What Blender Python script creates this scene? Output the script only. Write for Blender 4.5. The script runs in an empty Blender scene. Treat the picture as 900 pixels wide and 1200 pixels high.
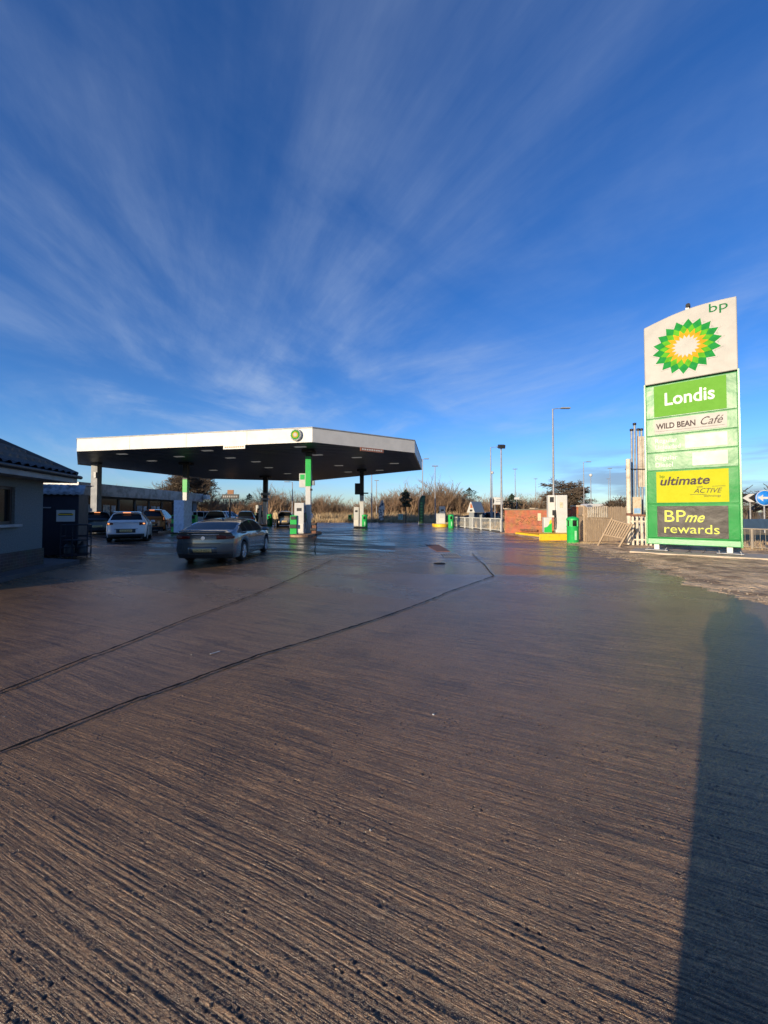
import bpy, math, random
import numpy as np
from mathutils import Vector, Matrix
S = bpy.context.scene
COL = S.collection
R = math.radians
random.seed(7)
RNG = np.random.RandomState(11)

# ------------------------------------------------------------------ camera, sky, sun
CAMH = 1.55
PITCH = R(1.4)
cam = bpy.data.cameras.new('camera'); camo = bpy.data.objects.new('camera', cam); COL.objects.link(camo)
cam.sensor_fit = 'HORIZONTAL'; cam.sensor_width = 36; cam.lens = 18
cam.shift_y = -0.0122; cam.clip_start = 0.02; cam.clip_end = 5000
camo.location = (0, 0, CAMH); camo.rotation_euler = (R(90) + PITCH, 0, 0)
S.camera = camo

SUN_EL = 10.0; SUN_AZ = 222.0                  # compass style: clockwise from +Y
wd = bpy.data.worlds.new('World'); S.world = wd; wd.use_nodes = True
nt = wd.node_tree; N = nt.nodes; L = nt.links
bg = N['Background']; bg.inputs['Strength'].default_value = 0.087
sky = N.new('ShaderNodeTexSky'); sky.sky_type = 'NISHITA'; sky.sun_disc = False
sky.sun_elevation = R(SUN_EL); sky.sun_rotation = R(SUN_AZ)
sky.air_density = 1.0; sky.dust_density = 0.3; sky.ozone_density = 3.0; sky.altitude = 50
hs = N.new('ShaderNodeHueSaturation'); hs.inputs['Saturation'].default_value = 1.2
L.new(sky.outputs[0], hs.inputs['Color'])
def mth(nodes, links, op, a, b=None, c=None, clamp=False):
    n = nodes.new('ShaderNodeMath'); n.operation = op; n.use_clamp = clamp
    for i, v in enumerate((a, b, c)):
        if v is None: continue
        if isinstance(v, (int, float)): n.inputs[i].default_value = v
        else: links.new(v, n.inputs[i])
    return n.outputs[0]
def wm(op, a, b=None, c=None, clamp=False): return mth(N, L, op, a, b, c, clamp)
tc = N.new('ShaderNodeTexCoord'); sp = N.new('ShaderNodeSeparateXYZ'); L.new(tc.outputs['Generated'], sp.inputs[0])
zc = wm('ADD', wm('MAXIMUM', sp.outputs[2], 0.0), 0.10)
px_ = wm('DIVIDE', sp.outputs[0], zc); py_ = wm('DIVIDE', sp.outputs[1], zc)
# high cirrus: cloud plane coordinates, combed along one wind direction
def combed(ang, su, sv, off, detail, rough, dist):
    ca, sa = math.cos(R(ang)), math.sin(R(ang))
    u = wm('ADD', wm('MULTIPLY', px_, ca), wm('MULTIPLY', py_, sa))
    v = wm('SUBTRACT', wm('MULTIPLY', py_, ca), wm('MULTIPLY', px_, sa))
    cb = N.new('ShaderNodeCombineXYZ'); L.new(wm('MULTIPLY', u, su), cb.inputs[0]); L.new(wm('MULTIPLY', v, sv), cb.inputs[1]); cb.inputs[2].default_value = off
    n = N.new('ShaderNodeTexNoise'); L.new(cb.outputs[0], n.inputs['Vector'])
    n.inputs['Scale'].default_value = 1; n.inputs['Detail'].default_value = detail
    n.inputs['Roughness'].default_value = rough; n.inputs['Distortion'].default_value = dist
    return n.outputs['Fac']
def mrange(src, a, b, lo=0.0, hi=1.0):
    m = N.new('ShaderNodeMapRange'); m.interpolation_type = 'SMOOTHSTEP'; L.new(src, m.inputs[0])
    m.inputs[1].default_value = a; m.inputs[2].default_value = b; m.inputs[3].default_value = lo; m.inputs[4].default_value = hi
    return m.outputs[0]
c1 = mrange(combed(97, 0.34, 0.62, 3.1, 10, 0.58, 0.9), 0.38, 0.80)
c2 = mrange(combed(70, 0.6, 0.8, 12.4, 6, 0.6, 0.9), 0.36, 0.64)
c3 = mrange(combed(125, 0.30, 0.9, 5.7, 10, 0.62, 0.6), 0.42, 0.74)
cir = wm('MULTIPLY', wm('ADD', wm('MULTIPLY', c1, 0.8), wm('MULTIPLY', c3, 0.9)), wm('ADD', wm('MULTIPLY', c2, 0.95), 0.12))
fade = mrange(sp.outputs[2], 0.0, 0.10, 0.5, 1.0)
high = mrange(sp.outputs[2], 0.30, 0.8, 1.0, 0.45)
cir = wm('MULTIPLY', wm('MULTIPLY', wm('MULTIPLY', cir, fade), high), 0.46, clamp=True)
tint = N.new('ShaderNodeMixRGB'); L.new(mrange(sp.outputs[2], 0.0, 0.38), tint.inputs[0]); tint.inputs[1].default_value = (1.25, 1.45, 2.05, 1); tint.inputs[2].default_value = (0.95, 1.18, 1.74, 1)
tm = N.new('ShaderNodeMixRGB'); tm.blend_type = 'MULTIPLY'; tm.inputs[0].default_value = 1; L.new(hs.outputs[0], tm.inputs[1]); L.new(tint.outputs[0], tm.inputs[2])
mx = N.new('ShaderNodeMixRGB'); L.new(cir, mx.inputs[0]); L.new(tm.outputs[0], mx.inputs[1]); mx.inputs[2].default_value = (4.2, 5.2, 6.9, 1)
# low grey bank near the horizon on the right
cbv = N.new('ShaderNodeCombineXYZ'); L.new(wm('MULTIPLY', sp.outputs[0], 3.0), cbv.inputs[0]); L.new(wm('MULTIPLY', sp.outputs[2], 16.0), cbv.inputs[1])
nb = N.new('ShaderNodeTexNoise'); L.new(cbv.outputs[0], nb.inputs['Vector']); nb.inputs['Scale'].default_value = 1.3; nb.inputs['Detail'].default_value = 7
bank = wm('MULTIPLY', mrange(nb.outputs['Fac'], 0.42, 0.56), mrange(sp.outputs[0], 0.33, 0.52))
bank = wm('MULTIPLY', wm('MULTIPLY', bank, mrange(sp.outputs[2], 0.10, 0.16, 1.0, 0.0)), mrange(sp.outputs[2], 0.0, 0.03))
bank = wm('MULTIPLY', bank, 0.75)
mx2 = N.new('ShaderNodeMixRGB'); L.new(bank, mx2.inputs[0]); L.new(mx.outputs[0], mx2.inputs[1]); mx2.inputs[2].default_value = (2.0, 2.9, 4.4, 1)
L.new(mx2.outputs[0], bg.inputs['Color'])

sl = bpy.data.lights.new('sun', 'SUN'); slo = bpy.data.objects.new('sun', sl); COL.objects.link(slo)
sl.energy = 4.9; sl.angle = R(0.6); sl.color = (1.0, 0.83, 0.60)
sd = Vector((math.sin(R(SUN_AZ)) * math.cos(R(SUN_EL)), math.cos(R(SUN_AZ)) * math.cos(R(SUN_EL)), math.sin(R(SUN_EL))))
slo.rotation_euler = sd.to_track_quat('Z', 'Y').to_euler(); slo.location = (-60, -60, 40)
S.view_settings.view_transform = 'Standard'; S.view_settings.look = 'None'
S.view_settings.exposure = 0.45; S.view_settings.gamma = 1.0
S.cycles.use_denoising = True
S.cycles.max_bounces = 6

# ------------------------------------------------------------------ helpers
def ray(px, py):
    x = (px - 450) / 450.0; y = (589 - py) / 450.0
    c, s = math.cos(PITCH), math.sin(PITCH)
    return Vector((x, c - y * s, s + y * c))
def G(px, py, z=0.0):                          # ground point seen at a photo pixel
    r = ray(px, py); t = (z - CAMH) / r.z
    return Vector((r.x * t, r.y * t, z))
def AT(px, py, d):                             # point at depth d
    r = ray(px, py); t = d / r.y
    return Vector((r.x * t, d, CAMH + r.z * t))

MATS = {}
def mat(name, col, rough=0.5, metal=0.0, var=0.12, scale=6.0, bump=0.0, bscale=40.0, spec=None, alpha=None,
        emit=None, col2=None, thr=(0.4, 0.65), stretch=None, coat=0.0, trans=0.0):
    if name in MATS: return MATS[name]
    m = bpy.data.materials.new(name); m.use_nodes = True
    nt = m.node_tree; n = nt.nodes; l = nt.links; b = n['Principled BSDF']
    tc = n.new('ShaderNodeTexCoord'); src = tc.outputs['Object']
    if stretch:
        mp = n.new('ShaderNodeMapping'); mp.inputs['Scale'].default_value = stretch; l.new(src, mp.inputs[0]); src = mp.outputs[0]
    ns = n.new('ShaderNodeTexNoise'); l.new(src, ns.inputs['Vector']); ns.inputs['Scale'].default_value = scale; ns.inputs['Detail'].default_value = 6; ns.inputs['Roughness'].default_value = 0.6
    cr = n.new('ShaderNodeMixRGB'); mr = n.new('ShaderNodeMapRange'); mr.inputs[1].default_value = thr[0]; mr.inputs[2].default_value = thr[1]
    l.new(ns.outputs['Fac'], mr.inputs[0]); l.new(mr.outputs[0], cr.inputs[0])
    c = col; c2 = col2 or tuple(v * (1 - 2 * var) for v in col)
    cr.inputs[1].default_value = (*c, 1); cr.inputs[2].default_value = (*c2, 1)
    l.new(cr.outputs[0], b.inputs['Base Color'])
    rr = n.new('ShaderNodeMapRange'); rr.inputs[3].default_value = max(0.02, rough * 0.85); rr.inputs[4].default_value = min(1, rough * 1.2)
    l.new(ns.outputs['Fac'], rr.inputs[0]); l.new(rr.outputs[0], b.inputs['Roughness'])
    b.inputs['Metallic'].default_value = metal
    if spec is not None: b.inputs['Specular IOR Level'].default_value = spec
    if coat: b.inputs['Coat Weight'].default_value = coat; b.inputs['Coat Roughness'].default_value = 0.05
    if trans: b.inputs['Transmission Weight'].default_value = trans
    if alpha is not None: b.inputs['Alpha'].default_value = alpha
    if emit: b.inputs['Emission Color'].default_value = (*emit[:3], 1); b.inputs['Emission Strength'].default_value = emit[3]
    if bump:
        n2 = n.new('ShaderNodeTexNoise'); l.new(src, n2.inputs['Vector']); n2.inputs['Scale'].default_value = bscale; n2.inputs['Detail'].default_value = 5
        bp = n.new('ShaderNodeBump'); bp.inputs['Distance'].default_value = bump; bp.inputs['Strength'].default_value = 1
        l.new(n2.outputs['Fac'], bp.inputs['Height']); l.new(bp.outputs[0], b.inputs['Normal'])
    MATS[name] = m
    return m

class MB:
    def __init__(s): s.v = []; s.f = []; s.sm = []
    def add(s, vs, fs, smooth=False):
        o = len(s.v); s.v += [tuple(p) for p in vs]; s.f += [tuple(i + o for i in q) for q in fs]; s.sm += [smooth] * len(fs)
        return s
    def box(s, c, d, rz=0, ry=0, rx=0):
        m = Matrix.Rotation(rz, 3, 'Z') @ Matrix.Rotation(ry, 3, 'Y') @ Matrix.Rotation(rx, 3, 'X')
        vs = [Vector(c) + m @ Vector((sx * d[0] / 2, sy * d[1] / 2, sz * d[2] / 2)) for sx in (-1, 1) for sy in (-1, 1) for sz in (-1, 1)]
        return s.add(vs, [(0, 1, 3, 2), (4, 6, 7, 5), (0, 4, 5, 1), (2, 3, 7, 6), (0, 2, 6, 4), (1, 5, 7, 3)])
    def tube(s, a, b, r0, r1=None, n=10, caps=True, smooth=True):
        r1 = r0 if r1 is None else r1
        a = Vector(a); b = Vector(b); d = (b - a).normalized()
        u = d.orthogonal().normalized(); w = d.cross(u)
        vs = []
        for p, r in ((a, r0), (b, r1)):
            for i in range(n):
                t = 2 * math.pi * i / n; vs.append(p + u * (r * math.cos(t)) + w * (r * math.sin(t)))
        s.add(vs, [(i, (i + 1) % n, n + (i + 1) % n, n + i) for i in range(n)], smooth)
        if caps: s.add(vs, [tuple(range(n))[::-1], tuple(range(n, 2 * n))])
        return s
    def path(s, pts, r, n=8):
        pts = [Vector(p) for p in pts]; rings = []
        ref = None
        for i, p in enumerate(pts):
            d = (pts[min(i + 1, len(pts) - 1)] - pts[max(i - 1, 0)]).normalized()
            if ref is None: ref = d.orthogonal().normalized()
            u = (ref - d * ref.dot(d)).normalized(); ref = u; w = d.cross(u)
            rr = r[i] if isinstance(r, (list, tuple)) else r
            rings.append([p + u * (rr * math.cos(2 * math.pi * k / n)) + w * (rr * math.sin(2 * math.pi * k / n)) for k in range(n)])
        vs = [q for g in rings for q in g]
        fs = [(i * n + k, i * n + (k + 1) % n, (i + 1) * n + (k + 1) % n, (i + 1) * n + k) for i in range(len(pts) - 1) for k in range(n)]
        s.add(vs, fs, True); s.add(rings[0], [tuple(range(n))[::-1]]); s.add(rings[-1], [tuple(range(n))])
        return s
    def lathe(s, prof, c=(0, 0, 0), n=24, axis='Z'):
        vs = []
        for r, z in prof:
            for k in range(n):
                t = 2 * math.pi * k / n; x, y = r * math.cos(t), r * math.sin(t)
                p = (x, y, z) if axis == 'Z' else ((x, z, y) if axis == 'Y' else (z, x, y))
                vs.append((p[0] + c[0], p[1] + c[1], p[2] + c[2]))
        m = len(prof)
        fs = [(i * n + k, i * n + (k + 1) % n, (i + 1) * n + (k + 1) % n, (i + 1) * n + k) for i in range(m - 1) for k in range(n)]
        s.add(vs, fs, True)
        return s
    def prism(s, poly, z0, z1, fn=None):       # vertical extrusion of an xy polygon
        n = len(poly); fn = fn or (lambda x, y, z: (x, y, z))
        vs = [fn(x, y, z0) for x, y in poly] + [fn(x, y, z1) for x, y in poly]
        return s.add(vs, [tuple(range(n))[::-1], tuple(range(n, 2 * n))] + [(i, (i + 1) % n, n + (i + 1) % n, n + i) for i in range(n)])
    def build(s, name, m, parent=None, bevel=0, kind=None, label=None, cat=None, group=None, loc=None):
        me = bpy.data.meshes.new(name); me.from_pydata([tuple(p) for p in s.v], [], s.f)
        me.polygons.foreach_set('use_smooth', s.sm); me.update()
        o = bpy.data.objects.new(name, me); COL.objects.link(o); me.materials.append(m)
        if parent: o.parent = parent
        if loc: o.location = loc
        if bevel:
            b = o.modifiers.new('bevel', 'BEVEL'); b.width = bevel; b.segments = 2; b.limit_method = 'ANGLE'
        if kind: o['kind'] = kind
        if label: o['label'] = label
        if cat: o['category'] = cat
        if group: o['group'] = group
        return o
def thing(name, label, cat, loc=(0, 0, 0), rz=0, group=None):
    o = bpy.data.objects.new(name, None); COL.objects.link(o); o.location = loc; o.rotation_euler = (0, 0, rz)
    o.empty_display_size = 0.2; o['label'] = label; o['category'] = cat
    if group: o['group'] = group
    return o
def dup(root, loc, rz, label, group=None):
    def cp(o, par):
        c = o.copy(); COL.objects.link(c)
        if par: c.parent = par
        for ch in [k for k in o.children]: cp(ch, c)
        return c
    r = cp(root, None); r.location = loc; r.rotation_euler = (0, 0, rz); r['label'] = label
    if group: r['group'] = group
    return r
def text_verts(txt, size, shear=0.0, bold=0.0, ext=0.003, width=None, spacing=1.0):
    cu = bpy.data.curves.new('t', 'FONT'); cu.body = txt; cu.size = size; cu.shear = shear; cu.offset = bold; cu.extrude = ext
    cu.resolution_u = 3; cu.space_character = spacing
    o = bpy.data.objects.new('t', cu); COL.objects.link(o)
    dg = bpy.context.evaluated_depsgraph_get(); dg.update()
    me = bpy.data.meshes.new_from_object(o.evaluated_get(dg))
    vs = [v.co.copy() for v in me.vertices]; fs = [tuple(p.vertices) for p in me.polygons]
    bpy.data.objects.remove(o); bpy.data.curves.remove(cu); bpy.data.meshes.remove(me)
    if width and vs:
        w = max(v.x for v in vs) - min(v.x for v in vs); k = width / w
        for v in vs: v.x *= k
    return vs, fs
def text(name, txt, x, z, size, m, parent, y=-0.01, width=None, flip=None, **kw):   # reads on a face that looks to local -y
    vs, fs = text_verts(txt, size, width=width, **kw)
    fn = flip or (lambda v: (x + v.x, y - v.z, z + v.y))
    mb = MB(); mb.add([fn(v) for v in vs], fs); return mb.build(name, m, parent)

# ------------------------------------------------------------------ materials
def concrete_mat(name, wet=False, disp=0):
    m = bpy.data.materials.new(name); m.use_nodes = True
    nt = m.node_tree; n = nt.nodes; l = nt.links; b = n['Principled BSDF']
    M = lambda op, a, b_=None, c=None, clamp=False: mth(n, l, op, a, b_, c, clamp)
    g = n.new('ShaderNodeNewGeometry'); s = n.new('ShaderNodeSeparateXYZ'); l.new(g.outputs['Position'], s.inputs[0])
    X, Y = s.outputs[0], s.outputs[1]
    def noise(vec, sc, det=3, rg=0.5, dist=0.0):
        t = n.new('ShaderNodeTexNoise'); l.new(vec, t.inputs['Vector']); t.inputs['Scale'].default_value = sc
        t.inputs['Detail'].default_value = det; t.inputs['Roughness'].default_value = rg; t.inputs['Distortion'].default_value = dist
        return t.outputs['Fac']
    def mr(src, a, b_, lo=0.0, hi=1.0):
        t = n.new('ShaderNodeMapRange'); l.new(src, t.inputs[0]); t.interpolation_type = 'SMOOTHSTEP'
        for i, v in zip((1, 2, 3, 4), (a, b_, lo, hi)): t.inputs[i].default_value = v
        return t.outputs[0]
    P = g.outputs['Position']
    warp = M('MULTIPLY', M('SUBTRACT', noise(P, 0.30, 1), 0.5), 0.24)
    warp2 = M('MULTIPLY', M('SUBTRACT', noise(P, 2.5, 2), 0.5), 0.012)
    u = M('ADD', M('MULTIPLY', X, -0.905), M('MULTIPLY', Y, 0.425))
    v = M('ADD', M('ADD', M('ADD', M('MULTIPLY', X, 0.425), M('MULTIPLY', Y, 0.905)), warp), warp2)
    def comb(su, sv, z):
        c = n.new('ShaderNodeCombineXYZ'); l.new(M('MULTIPLY', u, su), c.inputs[0]); l.new(M('MULTIPLY', v, sv), c.inputs[1]); c.inputs[2].default_value = z
        return c.outputs[0]
    g1 = noise(comb(1.6, 88, 0), 1, 5, 0.68)
    g2 = noise(comb(14, 210, 4), 1, 3, 0.65)
    g3 = noise(comb(0.7, 20, 8), 1, 3, 0.55)
    grain = noise(P, 170, 4, 0.75)
    med = noise(P, 28, 4, 0.65)
    vo = n.new('ShaderNodeTexVoronoi'); l.new(P, vo.inputs['Vector']); vo.inputs['Scale'].default_value = 26; vo.inputs['Randomness'].default_value = 1
    pits = M('MULTIPLY', mr(vo.outputs['Distance'], 0.10, 0.28, 1.0, 0.0), mr(noise(P, 5, 2), 0.50, 0.62))
    big = noise(P, 0.35, 4, 0.55); mid = noise(P, 1.6, 5, 0.6)
    # beyond the joint the slab is smoother
    line = M('SUBTRACT', M('SUBTRACT', M('MULTIPLY', Y, 0.617), M('MULTIPLY', X, 0.787)), 3.455)
    line = M('MINIMUM', line, M('SUBTRACT', M('ADD', M('MULTIPLY', M('SUBTRACT', Y, 9.3), 0.16), 2.72), X))
    rough_slab = mr(line, -0.02, 0.02, 1.0, 0.45)
    far = mr(Y, 6, 18, 1.0, 0.6)
    amp = M('MULTIPLY', rough_slab, far)
    if wet: amp = M('MULTIPLY', amp, 0.25)
    h = M('ADD', M('MULTIPLY', mr(g1, 0.30, 0.70), 0.95), M('MULTIPLY', g2, 0.85))
    h = M('ADD', h, M('MULTIPLY', mr(g3, 0.3, 0.7), 0.55))
    h = M('MULTIPLY', h, amp)
    h = M('ADD', h, M('MULTIPLY', M('ADD', M('MULTIPLY', grain, 0.55), M('MULTIPLY', med, 1.3)), M('ADD', M('MULTIPLY', amp, 0.85), 0.03)))
    h = M('ADD', h, M('MULTIPLY', noise(P, 85, 4, 0.7), M('MULTIPLY', amp, 1.9)))
    h = M('SUBTRACT', h, M('MULTIPLY', pits, M('MULTIPLY', amp, 1.3)))
    bp = n.new('ShaderNodeBump'); bp.inputs['Strength'].default_value = 1.0; bp.inputs['Distance'].default_value = 0.0075
    l.new(h, bp.inputs['Height']); l.new(bp.outputs[0], b.inputs['Normal'])
    if disp:
        m.displacement_method = 'BOTH'; dn = n.new('ShaderNodeDisplacement'); dn.inputs['Midlevel'].default_value = 2.2; dn.inputs['Scale'].default_value = 0.0075 * disp
        l.new(h, dn.inputs['Height']); l.new(dn.outputs[0], n['Material Output'].inputs['Displacement']); b.inputs['Normal'].links and l.remove(b.inputs['Normal'].links[0])
    # colour: troughs darkened for dirt and micro-shadow, browner ridges, stains
    streak = M('MULTIPLY', mr(g1, 0.32, 0.66), mr(g2, 0.25, 0.60))
    streak = M('ADD', M('MULTIPLY', streak, M('ADD', M('MULTIPLY', rough_slab, 0.6), 0.4)), M('MULTIPLY', M('SUBTRACT', 1.0, rough_slab), 0.5))
    streak = M('MULTIPLY', streak, mr(g3, 0.34, 0.56, 0.5, 1.0))
    streak = M('MULTIPLY', streak, mr(noise(P, 60, 4, 0.7), 0.36, 0.55, 0.35, 1.0))
    c1 = n.new('ShaderNodeMixRGB'); l.new(streak, c1.inputs[0])
    c1.inputs[1].default_value = (0.030, 0.016, 0.009, 1); c1.inputs[2].default_value = (0.39, 0.222, 0.100, 1)
    c2 = n.new('ShaderNodeMixRGB'); l.new(M('MULTIPLY', mr(big, 0.42, 0.62), 0.6), c2.inputs[0]); l.new(c1.outputs[0], c2.inputs[1]); c2.inputs[2].default_value = (0.17, 0.098, 0.046, 1)
    c3 = n.new('ShaderNodeMixRGB'); c3.blend_type = 'MULTIPLY'; l.new(mr(mid, 0.50, 0.68, 0, 0.5), c3.inputs[0]); l.new(c2.outputs[0], c3.inputs[1]); c3.inputs[2].default_value = (0.4, 0.38, 0.38, 1)
    c4 = n.new('ShaderNodeMixRGB'); l.new(M('MULTIPLY', pits, 0.85), c4.inputs[0]); l.new(c3.outputs[0], c4.inputs[1]); c4.inputs[2].default_value = (0.012, 0.011, 0.012, 1)
    # wetness: drains and hollows towards the canopy
    wv = noise(comb(0.22, 0.9, 2), 1, 5, 0.6)
    wetm = M('MULTIPLY', mr(Y, 4.0, 11), mr(wv, 0.40, 0.56))
    rb = M('SUBTRACT', M('SUBTRACT', M('ADD', 0.30, M('MULTIPLY', mid, 0.10)), M('MULTIPLY', mr(grain, 0.52, 0.62), 0.16)), M('MULTIPLY', wetm, 0.19))
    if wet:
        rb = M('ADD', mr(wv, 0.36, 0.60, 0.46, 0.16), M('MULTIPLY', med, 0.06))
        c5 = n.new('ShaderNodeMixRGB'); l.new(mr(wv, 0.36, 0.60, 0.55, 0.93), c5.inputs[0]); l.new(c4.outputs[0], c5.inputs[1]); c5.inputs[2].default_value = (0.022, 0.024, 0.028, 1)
    else:
        c5 = n.new('ShaderNodeMixRGB'); l.new(M('MULTIPLY', wetm, 0.55), c5.inputs[0]); l.new(c4.outputs[0], c5.inputs[1]); c5.inputs[2].default_value = (0.052, 0.038, 0.024, 1)
    l.new(c5.outputs[0], b.inputs['Base Color']); l.new(rb, b.inputs['Roughness'])
    b.inputs['Specular IOR Level'].default_value = 0.75
    return m
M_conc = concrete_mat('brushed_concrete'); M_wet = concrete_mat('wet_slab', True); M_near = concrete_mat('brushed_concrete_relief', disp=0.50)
M_sand = mat('sandy_dirt', (0.80, 0.55, 0.31), 0.95, var=0.3, scale=1.6, bump=0.10, bscale=9, col2=(0.28, 0.18, 0.10), thr=(0.38, 0.62))
M_earth = mat('rough_earth', (0.34, 0.25, 0.14), 0.95, scale=0.4, bump=0.12, bscale=3, col2=(0.17, 0.14, 0.07), thr=(0.35, 0.65))
M_slab = mat('pale_concrete', (0.50, 0.41, 0.31), 0.85, scale=4, bump=0.006, bscale=30, col2=(0.40, 0.33, 0.25))
M_tar = mat('bitumen', (0.006, 0.006, 0.006), 0.8, spec=.2, bump=0.01, bscale=60)
M_asph = mat('asphalt', (0.05, 0.05, 0.052), 0.6, scale=1, bump=0.006, bscale=80)
M_white = mat('white_paint', (0.52, 0.52, 0.50), 0.4, var=0.06, scale=3)
M_cream = mat('cream_paint', (0.60, 0.585, 0.54), 0.5, var=0.05, scale=1.2)
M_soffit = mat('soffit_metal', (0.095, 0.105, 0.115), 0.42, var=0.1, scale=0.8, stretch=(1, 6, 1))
M_dark = mat('dark_plastic', (0.02, 0.021, 0.024), 0.5)
M_black = mat('matt_black', (0.008, 0.008, 0.009), 0.7)
M_green = mat('green_paint', (0.015, 0.42, 0.07), 0.35, var=0.08)
M_bin = mat('bin_plastic', (0.015, 0.40, 0.085), 0.42, var=0.08, scale=4)
M_navy = mat('navy_steel', (0.006, 0.009, 0.022), 0.6, scale=3, bump=0.002, bscale=30)
M_steel = mat('galvanised_steel', (0.30, 0.30, 0.31), 0.55, metal=0.3, scale=9)
M_grey = mat('grey_paint', (0.25, 0.27, 0.29), 0.5, scale=4)
M_yell = mat('yellow_paint', (0.80, 0.50, 0.02), 0.55, scale=7, col2=(0.45, 0.27, 0.03), thr=(0.52, 0.75))
M_glass = mat('tinted_glass', (0.008, 0.011, 0.014), 0.12, var=0.0, spec=0.3)
M_tyre = mat('rubber', (0.015, 0.015, 0.016), 0.8)
M_rim = mat('alloy', (0.45, 0.46, 0.48), 0.3, metal=0.9)
M_chrome = mat('chrome', (0.75, 0.76, 0.78), 0.12, metal=1.0)
M_red = mat('red_lens', (0.10, 0.008, 0.006), 0.25, var=0.02)
M_lens = mat('smoked_lens', (.16, .07, .05), .3)
M_amber = mat('lit_tail_lamp', (0.6, 0.1, 0.02), 0.2, var=0.02, emit=(1.0, 0.35, 0.12, 1.2))
M_plate = mat('number_plate_yellow', (0.62, 0.46, 0.20), 0.5, var=0.03)
M_wood = mat('weathered_wood', (0.44, 0.33, 0.22), 0.85, scale=5, stretch=(6, 6, 0.6), bump=0.004, bscale=14, col2=(0.30, 0.22, 0.145), thr=(0.35, 0.65))
M_pole = mat('weathered_cream', (0.62, 0.55, 0.44), 0.6, scale=5, col2=(0.36, 0.28, 0.2), thr=(0.45, 0.75))
M_rust = mat('rusty_steel', (0.22, 0.09, 0.05), 0.75, scale=12, col2=(0.09, 0.05, 0.035))
M_bark = mat('bare_bark', (0.13, 0.095, 0.065), 0.9, scale=3)
M_twig = mat('winter_twigs', (0.35, 0.225, 0.135), 0.9, scale=0.25, col2=(0.21, 0.14, 0.08), thr=(0.35, 0.65))
M_straw = mat('dry_grass', (0.54, 0.40, 0.23), 0.9, scale=0.5, col2=(0.30, 0.21, 0.11), thr=(0.35, 0.65))
M_needle = mat('conifer_needles', (0.035, 0.055, 0.03), 0.8, scale=2)
M_led = mat('canopy_downlight', (0.6, 0.6, 0.58), 0.3, emit=(1, 0.97, 0.9, 0.08))
M_skin = mat('skin', (0.45, 0.27, 0.19), 0.55)

def brick_mat(name, c1, c2, mortar, scale=1.0):
    m = bpy.data.materials.new(name); m.use_nodes = True
    nt = m.node_tree; n = nt.nodes; l = nt.links; b = n['Principled BSDF']
    tc = n.new('ShaderNodeTexCoord'); s = n.new('ShaderNodeSeparateXYZ'); l.new(tc.outputs['Object'], s.inputs[0])
    c = n.new('ShaderNodeCombineXYZ'); l.new(mth(n, l, 'ADD', s.outputs[0], s.outputs[1]), c.inputs[0]); l.new(s.outputs[2], c.inputs[1])
    t = n.new('ShaderNodeTexBrick'); l.new(c.outputs[0], t.inputs[0]); t.inputs['Scale'].default_value = scale
    t.inputs['Color1'].default_value = (*c1, 1); t.inputs['Color2'].default_value = (*c2, 1); t.inputs['Mortar'].default_value = (*mortar, 1)
    t.inputs['Brick Width'].default_value = 0.225; t.inputs['Row Height'].default_value = 0.075; t.inputs['Mortar Size'].default_value = 0.008; t.inputs['Bias'].default_value = -0.2
    ns = n.new('ShaderNodeTexNoise'); l.new(tc.outputs['Object'], ns.inputs[0]); ns.inputs['Scale'].default_value = 2.2; ns.inputs['Detail'].default_value = 5
    mx = n.new('ShaderNodeMixRGB'); mx.blend_type = 'MULTIPLY'; mx.inputs[0].default_value = 0.6; l.new(t.outputs['Color'], mx.inputs[1]); l.new(ns.outputs['Color'], mx.inputs[2])
    mx.blend_type = 'OVERLAY'; l.new(mx.outputs[0], b.inputs['Base Color']); b.inputs['Roughness'].default_value = 0.85
    bp = n.new('ShaderNodeBump'); bp.inputs['Distance'].default_value = 0.006; bp.invert = True; l.new(t.outputs['Fac'], bp.inputs['Height']); l.new(bp.outputs[0], b.inputs['Normal'])
    return m
M_brick = brick_mat('red_brick', (0.42, 0.13, 0.06), (0.30, 0.09, 0.045), (0.26, 0.17, 0.11))
M_plinth = brick_mat('dark_brick', (0.07, 0.05, 0.04), (0.045, 0.035, 0.03), (0.09, 0.08, 0.07))

# ------------------------------------------------------------------ ground sheets
def sheet(name, poly, z, m):
    mb = MB(); mb.add([(x, y, z) for x, y in poly], [tuple(range(len(poly)))]); return mb.build(name, m, kind='structure')
sheet('ground', [(-2500, -600), (2500, -600), (2500, 2500), (-2500, 2500)], -0.03, M_earth)
fe = [G(600, 627), G(560, 620.5), G(528, 617.5), G(520, 613.2), G(450, 612.2), G(300, 612.2)]
fore = [(-45, -20), (6.6, -20), (6.6, 4), (7.4, 8), (8.3, 12.7), (9.3, 17), (9.4, 19.5), (8.9, 24)] + [(p.x, p.y) for p in fe] + [(-29, 62), (-45, 62)]
sheet('forecourt', fore, 0.0, M_conc)
a = G(463, 647); b_ = G(463, 637); c_ = G(447, 628); 
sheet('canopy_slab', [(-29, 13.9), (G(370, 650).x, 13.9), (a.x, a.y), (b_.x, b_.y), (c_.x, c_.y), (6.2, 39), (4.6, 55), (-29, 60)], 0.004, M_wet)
sheet('road', [(-60, 63), (140, 74), (140, 82), (-60, 70)], -0.015, M_asph)
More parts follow.
